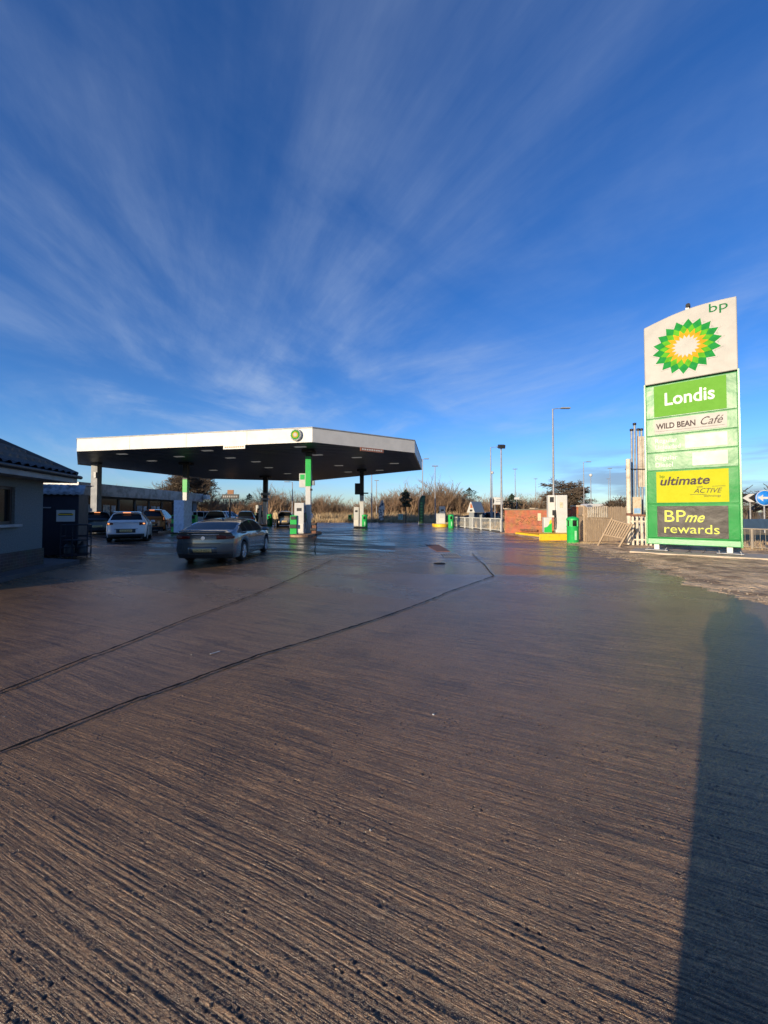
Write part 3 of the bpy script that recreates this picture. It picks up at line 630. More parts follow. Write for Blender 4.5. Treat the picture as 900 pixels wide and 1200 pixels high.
# ------------------------------------------------------------------ cars
def interp(x, pts):
    xs = [p[0] for p in pts]; ys = [p[1] for p in pts]; return float(np.interp(x, xs, ys))
def smooth_interp(pts, L0, L1, n=121, k=5):
    xs = np.linspace(L0, L1, n); ys = np.interp(xs, [p[0] for p in pts], [p[1] for p in pts])
    pad = np.pad(ys, k, mode='edge'); ker = np.hanning(2 * k + 3)[1:-1]; ker /= ker.sum(); ys = np.convolve(pad, ker, 'valid')
    return lambda x: float(np.interp(x, xs, ys))
def car(name, label, px, py, d, head, spec, paint, group='vehicles on the forecourt', plate=True, lit=False, detail=True, loc=None):
    Lc, W = spec['L'], spec['W'] / 2
    x0 = -Lc / 2
    H = smooth_interp([(x0 + a, b) for a, b in spec['top']], x0, -x0, 161, spec.get('k', 4)); B = smooth_interp([(x0 + a, b) for a, b in spec['belt']], x0, -x0, 161, 4)
    axr, axf = x0 + spec['axr'], x0 + spec['axr'] + spec['wb']; RW = spec['R']
    loc = loc or AT(px, 600, d); root = thing(name, label, 'car', (loc.x, loc.y, 0), head, group)
    rz = spec.get('rear', [(.2, .10), (.34, .03), (.5, 0), (.62, .01), (.68, .06), (.85, .09), (1.0, .08), (1.08, .03)])
    gc = spec.get('gc', 0.2)
    def Wd(x):
        t = (x - x0) / Lc; return W * (1 - 0.09 * max(0, 1 - t / .18) ** 2 - 0.13 * max(0, (t - .8) / .2) ** 2)
    def endoff(x, y, z):
        fr = max(0, 1 - (x - x0) / .55) ** 1.6; ff = max(0, 1 - (-x0 - x) / .6) ** 1.6
        q = (abs(y) / W) ** 3.2
        return fr * (interp(z, rz) + .26 * q) - ff * (.30 * q + interp(z, [(.2, .12), (.4, 0), (.55, 0), (.8, .12), (1.1, .3)]))
    def section(x, nr=None):
        w = Wd(x); b = B(x); h = max(H(x), b + .015); hb = h - b
        zb = gc
        for ax in (axr, axf):
            dx = abs(x - ax); Ra = RW + .055
            if dx < Ra: zb = max(zb, RW + math.sqrt(Ra * Ra - dx * dx))
        zb = min(zb, b - .12)
        wr = .95 * w - .50 * hb * spec.get('tumble', 1)
        mid = zb + (b - zb) * .35; m2 = zb + (b - zb) * .72
        pts = [(w * .95, zb), (w * .985, zb + (mid - zb) * .4), (w * 1.0, mid), (w * .995, m2), (w * .972, b - .045), (w * .95, b),
               (.95 * w - (.95 * w - wr) * .45, b + hb * .42), (wr, b + hb * .86), (wr * .93, b + hb * .935), (wr * .8, b + hb * .972), (wr * .5, b + hb * .993), (0, h)]
        return pts
    nst = 72
    xs = sorted(set([x0 + Lc * i / nst for i in range(nst + 1)] + [ax + s * (RW + .055) * c for ax in (axr, axf) for s in (-1, 1) for c in (1, .97, .85, .6, .3)]))
    secs = [section(x) for x in xs]; nj = len(secs[0])
    full = []
    for x, s in zip(xs, secs):
        row = [(x, y, z) for y, z in s] + [(x, -y, z) for y, z in s[-2::-1]]
        full.append([(px_ + endoff(px_, y, z), y, z) for px_, y, z in row])
    nf = len(full[0]); verts = [p for r in full for p in r]
    sg = spec['sidewin']; rg = spec['reargl']; wg = spec['wind']
    parts = {'body': [], 'side_window': [], 'side_window ': [], 'rear_window': [], 'windscreen': []}
    for i in range(len(xs) - 1):
        xm = (xs[i] + xs[i + 1]) / 2 - x0
        for j in range(nf - 1):
            jj = min(j, nf - 2 - j)     # symmetrical row
            q = (i * nf + j, i * nf + j + 1, (i + 1) * nf + j + 1, (i + 1) * nf + j)
            key = 'body'
            if jj in (5, 6) and any(a < xm < b for a, b in sg) and H(xm + x0) - B(xm + x0) > .12: key = 'side_window' if j < nf / 2 else 'side_window '
            elif jj >= 8 and rg[0] < xm < rg[1]: key = 'rear_window'
            elif jj >= 7 and wg[0] < xm < wg[1]: key = 'windscreen'
            parts[key].append(q)
    bodyo = None
    for key, fs in parts.items():
        if not fs: continue
        used = sorted({k for f in fs for k in f}); mp = {k: i for i, k in enumerate(used)}
        mb = MB(); mb.add([verts[k] for k in used], [tuple(mp[k] for k in f) for f in fs], True)
        if key == 'body':
            for ri, rev in ((0, False), (len(xs) - 1, True)):      # end caps
                row = secs[ri]; x = xs[ri]; nn = 8; g = []
                for (y, z) in row[:-1]:
                    g.append([(x + endoff(x, y * t, z), y * t, z) for t in [1 - 2 * k / nn for k in range(nn + 1)]])
                vs = [p for r in g for p in r]; m1 = nn + 1
                fs2 = [(i * m1 + k, i * m1 + k + 1, (i + 1) * m1 + k + 1, (i + 1) * m1 + k) for i in range(len(g) - 1) for k in range(nn)]
                mb.add(vs, fs2, True)
        o = mb.build(key.strip(), paint if key == 'body' else M_glass, root)
        if key == 'body': bodyo = o
    # underbody block
    MB().box((0, 0, .42), (Lc - .7, 2 * W - .5, .44)).build('underbody', M_black, root)
    MB().box((0, 0, .30), (Lc - .9, 2 * W - .62, .30)).build('sump', M_black, root)
    for s in (-1, 1): MB().box(((axr + axf) / 2, s * (W * .93), gc + .05), (axf - axr - 2 * RW - .2, .06, .12)).build('sill', M_dark, root)
    # wheels
    for ax in (axr, axf):
        for s in (-1, 1):
            yc = s * (W - .13); wv = .11
            mbt = MB().lathe([(RW * .66, -wv), (RW * .93, -wv * .95), (RW, -wv * .6), (RW, wv * .6), (RW * .93, wv * .95), (RW * .66, wv)], (ax, yc, RW), 32, 'Y')
            wh = mbt.build('wheel', M_tyre, root)
            rm = MB(); yo = yc + s * .075
            rm.lathe([(RW * .67, .035 * s), (RW * .63, .035 * s), (RW * .60, 0.0)], (ax, yo, RW), 32, 'Y')
            for k in range(10):
                a = k * math.pi / 5 + .2; e = Vector((math.cos(a), 0, math.sin(a)))
                c = Vector((ax, yo + .02 * s, RW)); rm.tube(c + e * RW * .1, c + e * RW * .64, .028, .018, 6)
            rm.lathe([(0, .04 * s), (RW * .16, .035 * s), (RW * .18, 0)], (ax, yo, RW), 16, 'Y')
            rm.build('rim', M_rim, wh)
            MB().lathe([(0, 0), (RW * .62, 0)], (ax, yc - s * .02, RW), 24, 'Y').build('brake_drum', M_black, wh)
    # rear details on the tail surface
    def tail(y, z, o=.008): return (x0 + endoff(x0, y, z) - o, y, z)
    def patch(nm, y0, y1, z0, z1, m, o=.008, par=None, skew=0, ny=8, nz=4, taper=0):
        mb = MB(); vs = []
        for i in range(ny + 1):
            for j in range(nz + 1):
                t = j / nz; sx = i / ny; hz_ = (z1 - z0) * (1 - taper * (1 - sx if y1 > y0 else sx)); y = y0 + (y1 - y0) * sx + skew * t
                vs.append(tail(y, z0 + hz_ * t + (z1 - z0 - hz_) * .5, o))
        mb.add(vs, [(i * (nz + 1) + j, i * (nz + 1) + j + 1, (i + 1) * (nz + 1) + j + 1, (i + 1) * (nz + 1) + j) for i in range(ny) for j in range(nz)], True)
        ob = mb.build(nm, m, par or root); sm = ob.modifiers.new('thick', 'SOLIDIFY'); sm.thickness = .012; sm.offset = 0
        return ob
    tl = spec['tail']; LM = M_amber if lit else M_red
    for s in (-1, 1):
        o = patch('tail_light', s * W * tl[0], s * W * .93, tl[2], tl[3], M_red if not lit else M_red, .012, taper=.45)
        patch('lamp_insert', s * W * (tl[0] * .45 + .93 * .55), s * W * .88, tl[2] + (tl[3] - tl[2]) * .3, tl[3] - (tl[3] - tl[2]) * .25, LM if lit else M_lens, .022, o, taper=.3)
    patch('bumper_insert', -W * .86, W * .86, gc, gc + .17, M_dark, .008)
    pz = spec.get('plate', .5)
    if plate:
        pp = patch('number_plate', -.27, .27, pz, pz + .12, M_plate, .02)
        if spec.get('reg'):
            vs, fs = text_verts(spec['reg'], .10, width=.44, ext=.002); mb = MB()
            mb.add([tail(-(v.x - .22), pz + .025 + v.y, .03) for v in vs], fs); mb.build('plate_lettering', M_black, pp)
    if detail:
        if spec.get('surround'): 
            o = patch('plate_recess', -.42, .42, pz - .04, pz + .15, P_silver if spec['surround'] == 1 else M_dark, .012)
        patch('tailgate_seam', -W * .55, W * .55, spec['seam'], spec['seam'] + .016, M_black, .006)
        if spec.get('bar'): patch('trim_bar', -W * .5, W * .5, spec['bar'], spec['bar'] + .03, M_dark if spec.get('bardark') else M_chrome, .014)
        if spec.get('badge'): MB().tube((x0 + endoff(x0, 0, spec['badge']) - .03, 0, spec['badge']), (x0 + endoff(x0, 0, spec['badge']) + .01, 0, spec['badge']), .06, n=20).build('badge', M_chrome, root)
        # door shut lines
        def side(x, z, s, o=.004):
            w = Wd(x); b = B(x); y = float(np.interp(z, [gc, gc + .1, .45 * b, .8 * b, b - .045, b], [.95 * w, .985 * w, w, .995 * w, .972 * w, .95 * w]))
            return (x, s * (y + o), z)
        mb = MB()
        for s in (-1, 1):
            for xd in spec['doors']:
                x = x0 + xd; zs = [gc + .1 + (B(x) - gc - .12) * k / 8 for k in range(9)]
                vs = [side(x + dx, z, s) for z in zs for dx in (-.006, .006)]
                MB().add(vs, [(2 * k, 2 * k + 1, 2 * k + 3, 2 * k + 2) for k in range(8)]).build('door_seam', M_black, bodyo)
        for s in (-1, 1):
            for xd in spec['doors'][:2]:
                x = x0 + xd + .12; p = side(x, B(x) - .12, s); MB().box((p[0] + .06, p[1] + .012 * s, p[2]), (.16, .03, .022)).build('door_handle', M_chrome if spec.get('chrome') else paint, bodyo, bevel=.006)
        if spec.get('chrome'):
            for s in (1, -1):
                pts = []; a, b = sg[0][0], sg[-1][1]
                for k in range(25):
                    x = x0 + a + (b - a) * k / 24; se = section(x); y, z = se[7]; pts.append((x + endoff(x, y, z), s * (y + .008), z + .004))
                lo = []
                for k in range(9):
                    x = x0 + b - (b - a) * k / 8; se = section(x); y, z = se[5]; lo.append((x, s * (y + .006), z))
                MB().path(pts, .02, 6).build('window_trim', M_chrome, bodyo); MB().path(lo, .010, 6).build('window_trim', M_chrome, bodyo)
    for s in (-1, 1):
        xm_ = x0 + spec['mirror']; w = Wd(xm_); b = B(xm_)
        mo = MB().box((xm_, s * (w + .08), b + .06), (.13, .22, .13)).build('door_mirror', paint, root, bevel=.04)
    if spec.get('rails'):
        for s in (-1, 1):
            pts = [(x0 + .7 + (Lc * .42) * k / 10, s * (W * .70), H(x0 + .7 + (Lc * .42) * k / 10) - .035 + .05 * math.sin(math.pi * k / 10) ** .3) for k in range(11)]
            MB().path(pts, .018, 6).build('roof_rail', M_dark, root)
    if spec.get('spoiler'):
        xx, zz, ww = spec['spoiler']; MB().box((x0 + xx, 0, zz), (.26, ww, .035), ry=-.08).build('spoiler', paint, root, bevel=.014)
    if spec.get('fin'):
        xf = x0 + spec['fin']; MB().prism([(xf - .1, H(xf)), (xf + .1, H(xf) - .01), (xf - .07, H(xf) + .06)], -.02, .02, lambda x, y, z: (x, z, y)).build('aerial_fin', paint, root)
    # front lamps
    for s in (-1, 1):
        xq = -x0 - .22; MB().box((xq, s * W * .72, B(xq) - .16), (.3, .32, .12), rz=-s * .35).build('headlight', M_chrome, root, bevel=.03)
    if spec.get('highstop'): MB().box((x0 + spec['highstop'][0], 0, spec['highstop'][1]), (.05, .34, .04)).build('brake_lamp', M_amber, root, bevel=.01)
    return root
SALOON = dict(L=4.85, W=1.86, gc=.19, wb=2.83, axr=1.08, R=.335, top=[(0, 1.02), (.25, 1.05), (.45, 1.09), (1.2, 1.33), (1.75, 1.42), (2.3, 1.455), (2.9, 1.42), (3.25, 1.29), (3.75, 1.02), (4.3, .92), (4.7, .80), (4.85, .70)],
    belt=[(0, .97), (.5, 1.0), (1.2, 1.0), (2.4, .96), (3.5, .93), (4.3, .86), (4.85, .66)], sidewin=[(.98, 1.5), (1.55, 2.26), (2.34, 3.32)], reargl=(.46, 1.42), wind=(2.92, 3.72),
    tail=(.42, .95, .80, .93), plate=.40, surround=1, seam=.655, bar=.94, doors=(1.55, 2.30, 3.42), chrome=True, mirror=3.35, spoiler=(.10, 1.065, 1.36), fin=1.72, reg='SM19 XPZ', badge=.84,
    rear=[(.2, .13), (.34, .05), (.46, .0), (.60, .0), (.68, .045), (.80, .07), (.95, .055), (1.05, .0)])
HATCH = dict(L=4.1, W=1.85, gc=.24, wb=2.6, axr=.72, R=.335, k=2, top=[(0, 1.0), (.10, 1.12), (.34, 1.42), (.52, 1.53), (1.2, 1.57), (2.1, 1.53), (2.35, 1.47), (3.0, 1.05), (3.7, .95), (4.1, .75)],
    belt=[(0, 1.0), (.5, 1.04), (1.5, .98), (3.0, .95), (3.7, .9), (4.1, .70)], sidewin=[(.62, 1.0), (1.06, 1.72), (1.8, 2.72)], reargl=(.09, .40), wind=(2.4, 2.96),
    tail=(.62, .93, .86, 1.02), plate=.52, surround=2, seam=.66, doors=(1.0, 1.76, 2.8), mirror=2.7, rails=True, reg='SL22 KDV', spoiler=(.42, 1.55, 1.2), highstop=(.30, 1.52))
VANLET = dict(HATCH); VANLET.update(L=4.3, top=[(0, 1.1), (.08, 1.25), (.22, 1.62), (.34, 1.72), (1.2, 1.78), (2.1, 1.74), (2.45, 1.62), (3.0, 1.12), (3.8, 1.0), (4.3, .8)], belt=[(0, 1.08), (.5, 1.08), (3.0, 1.0), (3.8, .95), (4.3, .72)],
    reargl=(.07, .26), tail=(.80, .93, .8, 1.25), rails=False, spoiler=None, highstop=(.2, 1.7), seam=.62, reg=None)
SUV = dict(HATCH); SUV.update(L=4.4, top=[(0, 1.05), (.12, 1.2), (.36, 1.5), (.55, 1.62), (1.3, 1.66), (2.2, 1.62), (2.5, 1.54), (3.15, 1.12), (3.9, 1.0), (4.4, .8)], reg=None, rails=False, highstop=None)
def paint(name, c, metal=.3, rough=.28): return mat(name, c, rough, metal, var=.03, scale=2, coat=.8)
P_silver = paint('silver_paint', (.105, .125, .14), .6, .22); P_white = paint('white_car_paint', (.62, .64, .66), .0); P_orange = paint('orange_car_paint', (.42, .15, .04), .2)
P_black = paint('black_car_paint', (.015, .016, .018), .2); P_bronze = paint('pale_bronze_paint', (.42, .33, .24), .5); P_blue = paint('dark_blue_paint', (.02, .03, .06), .3)
def H90(a): return R(90 + a)
lr = G(252, 655); hd = H90(3)
cc = Vector((lr.x + .12, lr.y + 1.05, 0))
car('saloon_car', 'silver fastback saloon nearest the camera with spoiler and pale plate', 0, 0, 0, hd, SALOON, P_silver, loc=Vector((-5.45, 13.65, 0))).scale = (.98, .98, .925)
car('hatchback_car', 'white crossover hatchback with glowing tail lamps waiting by the shop', 154, 0, 21.7, H90(27), HATCH, P_white, lit=True)
car('small_van', 'orange brown upright car parked in front of the white crossover', 186, 0, 31.5, H90(17), VANLET, P_orange, lit=True)
car('hatchback_car', 'dark car in deep shade behind the navy cabin beside the shop', 112, 0, 27.5, H90(40), HATCH, P_black, detail=False)
car('parked_car', 'black car with pale rear window beyond the silver saloon roof', 254, 0, 34, H90(20), SUV, P_black, detail=False)
car('parked_car', 'white car between the two black cars under the canopy', 268, 0, 52, H90(-8), SUV, P_white, detail=False)
car('parked_car', 'black estate with pale roof standing left of the far column', 288.5, 0, 40, H90(18), SUV, P_blue, detail=False)
car('parked_car', 'pale bronze hatchback filling up right of the man in beige', 334.5, 0, 42.5, H90(13), SUV, P_bronze, detail=False)
car('parked_car', 'white car seen side on far behind the first fuel pump', 352, 0, 66, H90(82), SUV, P_white, detail=False, group='cars on the road')
car('parked_car', 'dark car with bright panel on the road behind the white railing', 557, 0, 66, H90(60), HATCH, P_black, detail=False, group='cars on the road')
car('parked_car', 'dark car on the road below the white direction sign', 573, 0, 66, H90(30), HATCH, P_black, detail=False, group='cars on the road')
car('parked_car', 'white car partly hidden behind the man in dark clothes', 243, 0, 47, H90(-60), SUV, P_white, detail=False)

# ------------------------------------------------------------------ pumps, islands, bins
def pump(px, d, label, w=.62, h=2.1, dpt=.5, z0=.15, rz=0, mt=M_white, group='fuel pumps', skirt=M_green, plain=False):
    p = AT(px, 600, d); r = thing('fuel_pump', label, 'fuel pump', (p.x, p.y, z0), rz, group)
    MB().box((0, 0, h / 2), (w, dpt, h)).build('cabinet', mt, r, bevel=.03)
    if plain: return r
    MB().box((0, -dpt / 2 - .006, h * .78), (w * .5, .02, h * .1)).build('display', M_dark, r, bevel=.006)
    MB().box((0, -dpt / 2 - .006, h * .18), (w * .86, .02, h * .28)).build('lower_door', M_cream, r, bevel=.006)
    for s in (-1, 1):
        MB().box((s * (w / 2 + .03), 0, h * .52), (.08, dpt * .7, h * .32)).build('nozzle_holster', M_dark, r, bevel=.01)
        nz = MB().path([(s * (w / 2 + .09), -.12, h * .62), (s * (w / 2 + .12), -.05, h * .58), (s * (w / 2 + .11), .0, h * .48)], .025, 6).build('nozzle', skirt, r)
        MB().path([(s * (w / 2 + .1), 0, h * .50), (s * (w / 2 + .22), 0, h * .30), (s * (w / 2 + .20), 0, h * .12), (s * (w / 2 + .08), 0, h * .14), (s * (w / 2 + .04), 0, h * .4), (s * (w / 2 + .03), 0, h * .9)], .018, 6).build('hose', M_black, r)
    return r
def island(px, d, w, l, h, m, label, rz=0):
    p = AT(px, 600, d); mb = MB(); pts = []
    for k in range(24):
        a = 2 * math.pi * k / 24; cx = math.cos(a); sx = math.sin(a)
        pts.append((w / 2 * cx, (l / 2 - w / 2) * (1 if sx >= 0 else -1) + w / 2 * sx))
    mb.prism(pts, -.005, h); o = mb.build('pump_island', m, bevel=.02, label=label, cat='kerb island', group='pump islands'); o.location = (p.x, p.y, 0); o.rotation_euler = (0, 0, rz); return o
M_isl = mat('island_concrete', (.33, .21, .13), .8, scale=3, col2=(.16, .09, .05))
def bin_(px, d, label, h=1.33, w=.56, lt=True):
    p = AT(px, 600, d); r = thing('litter_bin', label, 'litter bin', (p.x, p.y, 0), 0, 'green litter bins')
    MB().lathe([(w * .46, 0), (w * .5, .05), (w * .5, h * .60), (w * .515, h * .61), (w * .515, h * .64)], (0, 0, 0), 28).build('body', M_bin, r)
    MB().lathe([(0.0, h), (w * .30, h * .985), (w * .47, h * .95), (w * .53, h * .90), (w * .53, h * .86)], (0, 0, 0), 28).build('lid', M_bin, r)
    for k in range(4):
        a = k * math.pi / 2 + .785; MB().box((w * .44 * math.cos(a), w * .44 * math.sin(a), h * .75), (.17, .05, h * .24), rz=a + math.pi / 2).build('hood_panel', M_bin, r)
    MB().lathe([(0, h * .63), (w * .40, h * .63), (w * .40, h * .88)], (0, 0, 0), 20).build('liner', M_black, r)
    MB().box((0, -w * .5 - .002, h * .30), (.10, .012, h * .34)).build('label_strip', mat('pale_green', (.35, .65, .4), .5), r)
    return r
bin_(671, 19.2, 'green round litter bin beside the yellow plinth near the wooden fence')
bin_(528.5, 37.5, 'green round litter bin by the far lone pump and the white railing')
bin_(427.5, 37.0, 'green round litter bin at the foot of the right hand canopy post')
bin_(410, 58, 'small distant green bin at the edge of the dry grass', h=1.15)
bin_(316.3, 43, 'green round litter bin between the far post and the man in beige')
island(360, 26.0, 1.4, 5.0, .14, M_isl, 'rusty edged kerb island under the front green canopy post')
island(423, 38.3, 1.2, 4.5, .14, M_isl, 'kerb island under the right hand canopy post')
island(311, 45, 1.2, 5.0, .14, M_isl, 'kerb island under the far canopy post')
island(215, 30.5, 1.3, 5.5, .14, M_isl, 'kerb island under the left green canopy post')
island(515.5, 41, 1.45, 3.0, .30, M_yell, 'yellow edged island under the lone far pump')
pump(351.5, 25.2, 'white pump standing left of the front green canopy post', w=.62, h=2.0)
pump(214.5, 26.6, 'tall pale pump seen end on left of the silver car', w=.70, h=2.2, dpt=1.1, plain=True, mt=mat('pale_blue_grey_panel', (.55, .62, .72), .5))
pump(417.8, 38, 'white pump left of the right hand canopy post', w=.5, h=1.9)
pump(303.5, 45, 'white pump beside the far canopy post near the two people', w=.6, h=2.2)
r_ = pump(518, 41, 'lone white pump on yellow edged island right of the canopy', w=.62, h=1.85, z0=.3)
MB().box((-.46, 0, .55), (.3, .4, 1.1)).build('nozzle_cabinet', M_white, r_, bevel=.02)
# windscreen wash and towel stands
def stand(px, d, label, w=.42, h=1.35, m=M_green):
    p = AT(px, 600, d); r = thing('service_stand', label, 'service stand', (p.x, p.y, .02), 0, 'green service stands')
    MB().box((0, 0, h * .52), (w, .34, h * .9)).build('post_body', m, r, bevel=.02)
    MB().box((0, -.19, h * .85), (w * .8, .05, h * .16)).build('towel_slot', M_dark, r, bevel=.01)
    MB().box((0, -.21, h * .45), (w * 1.15, .14, h * .18)).build('bucket', M_green if m is M_dark else M_dark, r, bevel=.02)
    MB().box((0, 0, .03), (w * 1.2, .45, .08)).build('foot', M_dark, r, bevel=.01)
    return r
stand(344.5, 25.0, 'green wash stand with slots left of the front pump')
stand(205, 27.6, 'green framed stand on the left of the end on pump', w=.35)
stand(227, 27.6, 'green framed stand on the right of the end on pump', w=.45)
stand(368, 25.6, 'rusty brown box stand at the right foot of the front post', w=.35, h=.85, m=M_rust)
# air and water unit on the yellow plinth at the brick wall
p0 = AT(651, 600, 22.0)
yp = [G(632, 633.5), G(666, 633.5), G(668, 628), G(640, 627)]
yv = [G(604, 626), G(632, 629.5), G(634, 627), G(608, 624.5)]
MB().prism([(p.x, p.y) for p in yp], -.005, .36).build('yellow_plinth', M_yell, bevel=.03, label='thick yellow painted plinth under the tall white unit by the brick wall', cat='plinth')
MB().prism([(p.x, p.y) for p in yv], -.005, .14).build('yellow_kerb', M_yell, bevel=.02, label='low yellow painted kerb along the foot of the brick wall', cat='kerb')
r = thing('air_pump', 'tall white boxy pump unit with green wave on yellow plinth by brick wall', 'pump', (p0.x + .25, p0.y + .2, .36), R(-12))
MB().box((.12, 0, 1.08), (.62, .55, 2.16)).build('cabinet', M_white, r, bevel=.03)
MB().box((-.40, 0, 1.52), (.36, .5, 1.28)).build('side_cabinet', M_cream, r, bevel=.02)
MB().box((-.40, -.256, 1.9), (.22, .02, .3)).build('screen', M_dark, r, bevel=.005)
MB().box((-.62, -.02, .44), (.44, .5, .88)).build('lower_cabinet', M_white, r, bevel=.02)
MB().prism([(-.83, .02), (-.83, .30), (-.66, .34), (-.52, .52), (-.46, .66), (-.41, .5), (-.41, .02)], 0, 1, lambda x, y, z: (x, -.275 - .01 * z, y)).build('green_wave', M_green, r)
MB().prism([(-.57, .52), (-.52, .70), (-.44, .78), (-.42, .6), (-.5, .5)], 0, 1, lambda x, y, z: (x, -.278 - .01 * z, y)).build('yellow_wave', mat('wave_yellow', (.7, .6, .03), .4), r)
MB().path([(-.3, -.3, 1.2), (-.26, -.38, .7), (-.3, -.36, .25), (-.22, -.33, .2), (-.18, -.3, .6), (-.2, -.28, 1.3)], .022, 8).build('hose', M_black, r)
MB().box((-.3, -.27, 1.15), (.16, .06, .3)).build('holster', M_dark, r)
MB().box((.10, -.285, 1.6), (.16, .015, .3)).build('notice', mat('notice_tan', (.55, .5, .35), .6), r)

# ------------------------------------------------------------------ brick wall, fences, pipes at right
def wall_between(a, b, z0, z1, t, name, m, root=None, **kw):
    d = (b - a); L_ = d.length; mid = (a + b) / 2; o = MB().box((L_ / 2, 0, (z0 + z1) / 2), (L_, t, z1 - z0)).build(name, m, root, **kw)
    return o
wa = G(591.5, 624.6); wb_ = AT(671, 600, 23.6); wb_.z = 0
br = thing('brick_wall', 'low red brick wall with stone coping and a weathered open patch behind the yellow kerb', 'wall', wa, math.atan2((wb_ - wa).y, (wb_ - wa).x))
Lw = (wb_ - wa).length
MB().box((Lw / 2, .11, .84), (Lw, .22, 1.68)).build('brickwork', M_brick, br)
MB().box((Lw / 2, .11, 1.72), (Lw + .02, .27, .08)).build('coping', mat('coping_stone', (.17, .15, .11), .9), br, bevel=.01)
for x in (0.12, Lw * .46):
    MB().box((x, .11, 1.80), (.42, .36, .06)).build('pier_cap', M_slab, br, bevel=.01)
mbt = MB(); rsb = random.Random(4)
for row in range(9):
    for k in range(14):
        if rsb.random() < .38: mbt.box((Lw * .20 + k * .1625 + (row % 2) * .08, -.004, .62 + row * .075 + .0375), (.10, .016, .028))
mbt.build('weathered_brick_panel', mat('open_brick', (.06, .035, .025), .95), br)
MB().box((Lw * .56, -.02, 1.22), (.26, .02, .5)).build('notice', mat('notice_cream', (.6, .52, .35), .6), br)
MB().box((Lw * .42, -.12, .30), (1.4, .2, .14)).build('timber_bench', M_rust, br, bevel=.02)
pp = AT(676, 600, 23.4); pr_ = thing('brick_pier', 'square red brick pier with stone cap behind the green bin', 'brick pier', (pp.x, pp.y, 0), R(-20))
MB().box((0, 0, .93), (.58, .58, 1.86)).build('shaft', M_brick, pr_); MB().box((0, 0, 1.91), (.7, .7, .1)).build('cap', M_slab, pr_, bevel=.02)
# weathered picket enclosure
fa_, fb_ = G(687, 636), G(737, 634.5)
def pickets(root, x0_, x1_, z0, z1, gap, wd_, jitter, name='pickets', m=M_wood, y=0, missing=()):
    mb = MB(); rs = random.Random(hash(name) % 97 + int(x0_ * 10)); n_ = int((x1_ - x0_) / gap)
    for k in range(n_ + 1):
        if k in missing: continue
        x = x0_ + k * gap; zz = z1 + rs.uniform(-jitter, jitter)
        mb.box((x, y, (z0 + zz) / 2), (wd_, .02, zz - z0), ry=rs.uniform(-.012, .012))
        mb.add([(x - wd_ / 2, y - .01, zz), (x + wd_ / 2, y - .01, zz), (x, y - .01, zz + .05), (x - wd_ / 2, y + .01, zz), (x + wd_ / 2, y + .01, zz), (x, y + .01, zz + .05)], [(0, 1, 2), (3, 5, 4), (0, 2, 5, 3), (1, 4, 5, 2)])
    return mb.build(name, m, root)
dd = fb_ - fa_; Lf = dd.length
fr = thing('picket_fence', 'weathered close boarded timber picket fence behind the leaning panel', 'fence', fa_, math.atan2(dd.y, dd.x))
pickets(fr, .04, Lf, .06, 1.78, .115, .088, .04)
MB().box((Lf / 2, .04, .45), (Lf, .05, .09)).box((Lf / 2, .04, 1.45), (Lf, .05, .09)).build('rail', M_wood, fr)
for x in (0, Lf * .5, Lf): MB().box((x, .09, .93), (.1, .1, 1.86)).build('post', M_wood, fr, bevel=.008)
pickets(fr, .10, 1.3, 1.28, 1.80, .12, .06, .03, 'broken_top', M_pole, y=-.05)
MB().box((.75, -.03, 1.27), (1.4, .03, .05), ry=.04).build('broken_rail', M_wood, fr)
# side return of the enclosure
g0 = fa_; g1 = fa_ + Vector((.9, 2.3, 0)); fr2 = thing('fence_return', 'dark side return of the timber enclosure beside the brick pier', 'fence', g0 + Vector((-.06, .1, 0)), math.atan2((g1 - g0).y, (g1 - g0).x))
pickets(fr2, .05, 2.4, .05, 1.8, .10, .092, .03); MB().box((1.2, .04, 1.4), (2.4, .05, .09)).build('rail', M_wood, fr2)
# leaning panel: a low gate propped against the fence
lp = G(700.5, 640); lp2 = G(722, 642.0)
e = (lp2 - lp); e.z = 0; Lp = 0.98; lr_ = thing('leaning_gate', 'broken slatted timber gate propped askew against the picket fence', 'gate', (lp.x, lp.y, 0.0), math.atan2(e.y, e.x))
mb = MB(); slant = Vector((.46, .35, 1.27)); bl = Vector((0, 0, .02)); brr = Vector((1.0, 0, .0))
sl2 = Vector((.40, .35, 1.05))
mb.path([bl, bl + slant], .05, 4); mb.path([brr, brr + sl2], .05, 4); mb.build('stile', M_wood, lr_)
mb = MB()
for t in (.40, .94): mb.path([bl + slant * t, brr + sl2 * t], .04, 4)
mb.build('rail', M_wood, lr_)
mb = MB()
for k in range(1, 9):
    s = k / 9; a = (bl + slant * .40).lerp(brr + sl2 * .40, s); b = (bl + slant * .96).lerp(brr + sl2 * .96, s); mb.path([a, b], .032, 4)
mb.build('slats', M_wood, lr_)
# vent pipes, posts and lower palisade
pv = thing('vent_pipes', 'cluster of tall slim tank vent pipes rising left of the totem sign', 'vent pipes', AT(742, 600, 18.2) * 1.0, 0)
pv.location.z = 0; o_ = pv.location
def lx(px, d=18.2): return AT(px, 600, d).x - o_.x
for px, py in ((741.5, 503), (745.2, 496), (749.3, 502.5), (753.2, 502.5)):
    x = lx(px); z = hz(py, 18.2); c = MB().tube((x, 0, 0), (x, 0, z), .045, n=12).build('pipe', M_steel, pv)
    MB().lathe([(.045, z - .08), (.075, z - .06), (.075, z + .03), (0, z + .05)], (x, 0, 0), 12).build('vent_cap', M_dark, c)
MB().tube((lx(732), -.1, hz(550, 18.2)), (lx(758), -.1, hz(550, 18.2)), .025, n=8).build('cross_bracket', M_dark, pv)
mb = MB()
for k, px in enumerate((748.2, 751, 754, 757)): mb.box((lx(px), -.07, (hz(511, 18.2) + hz(571, 18.2)) / 2), (.085, .03, 2.4))
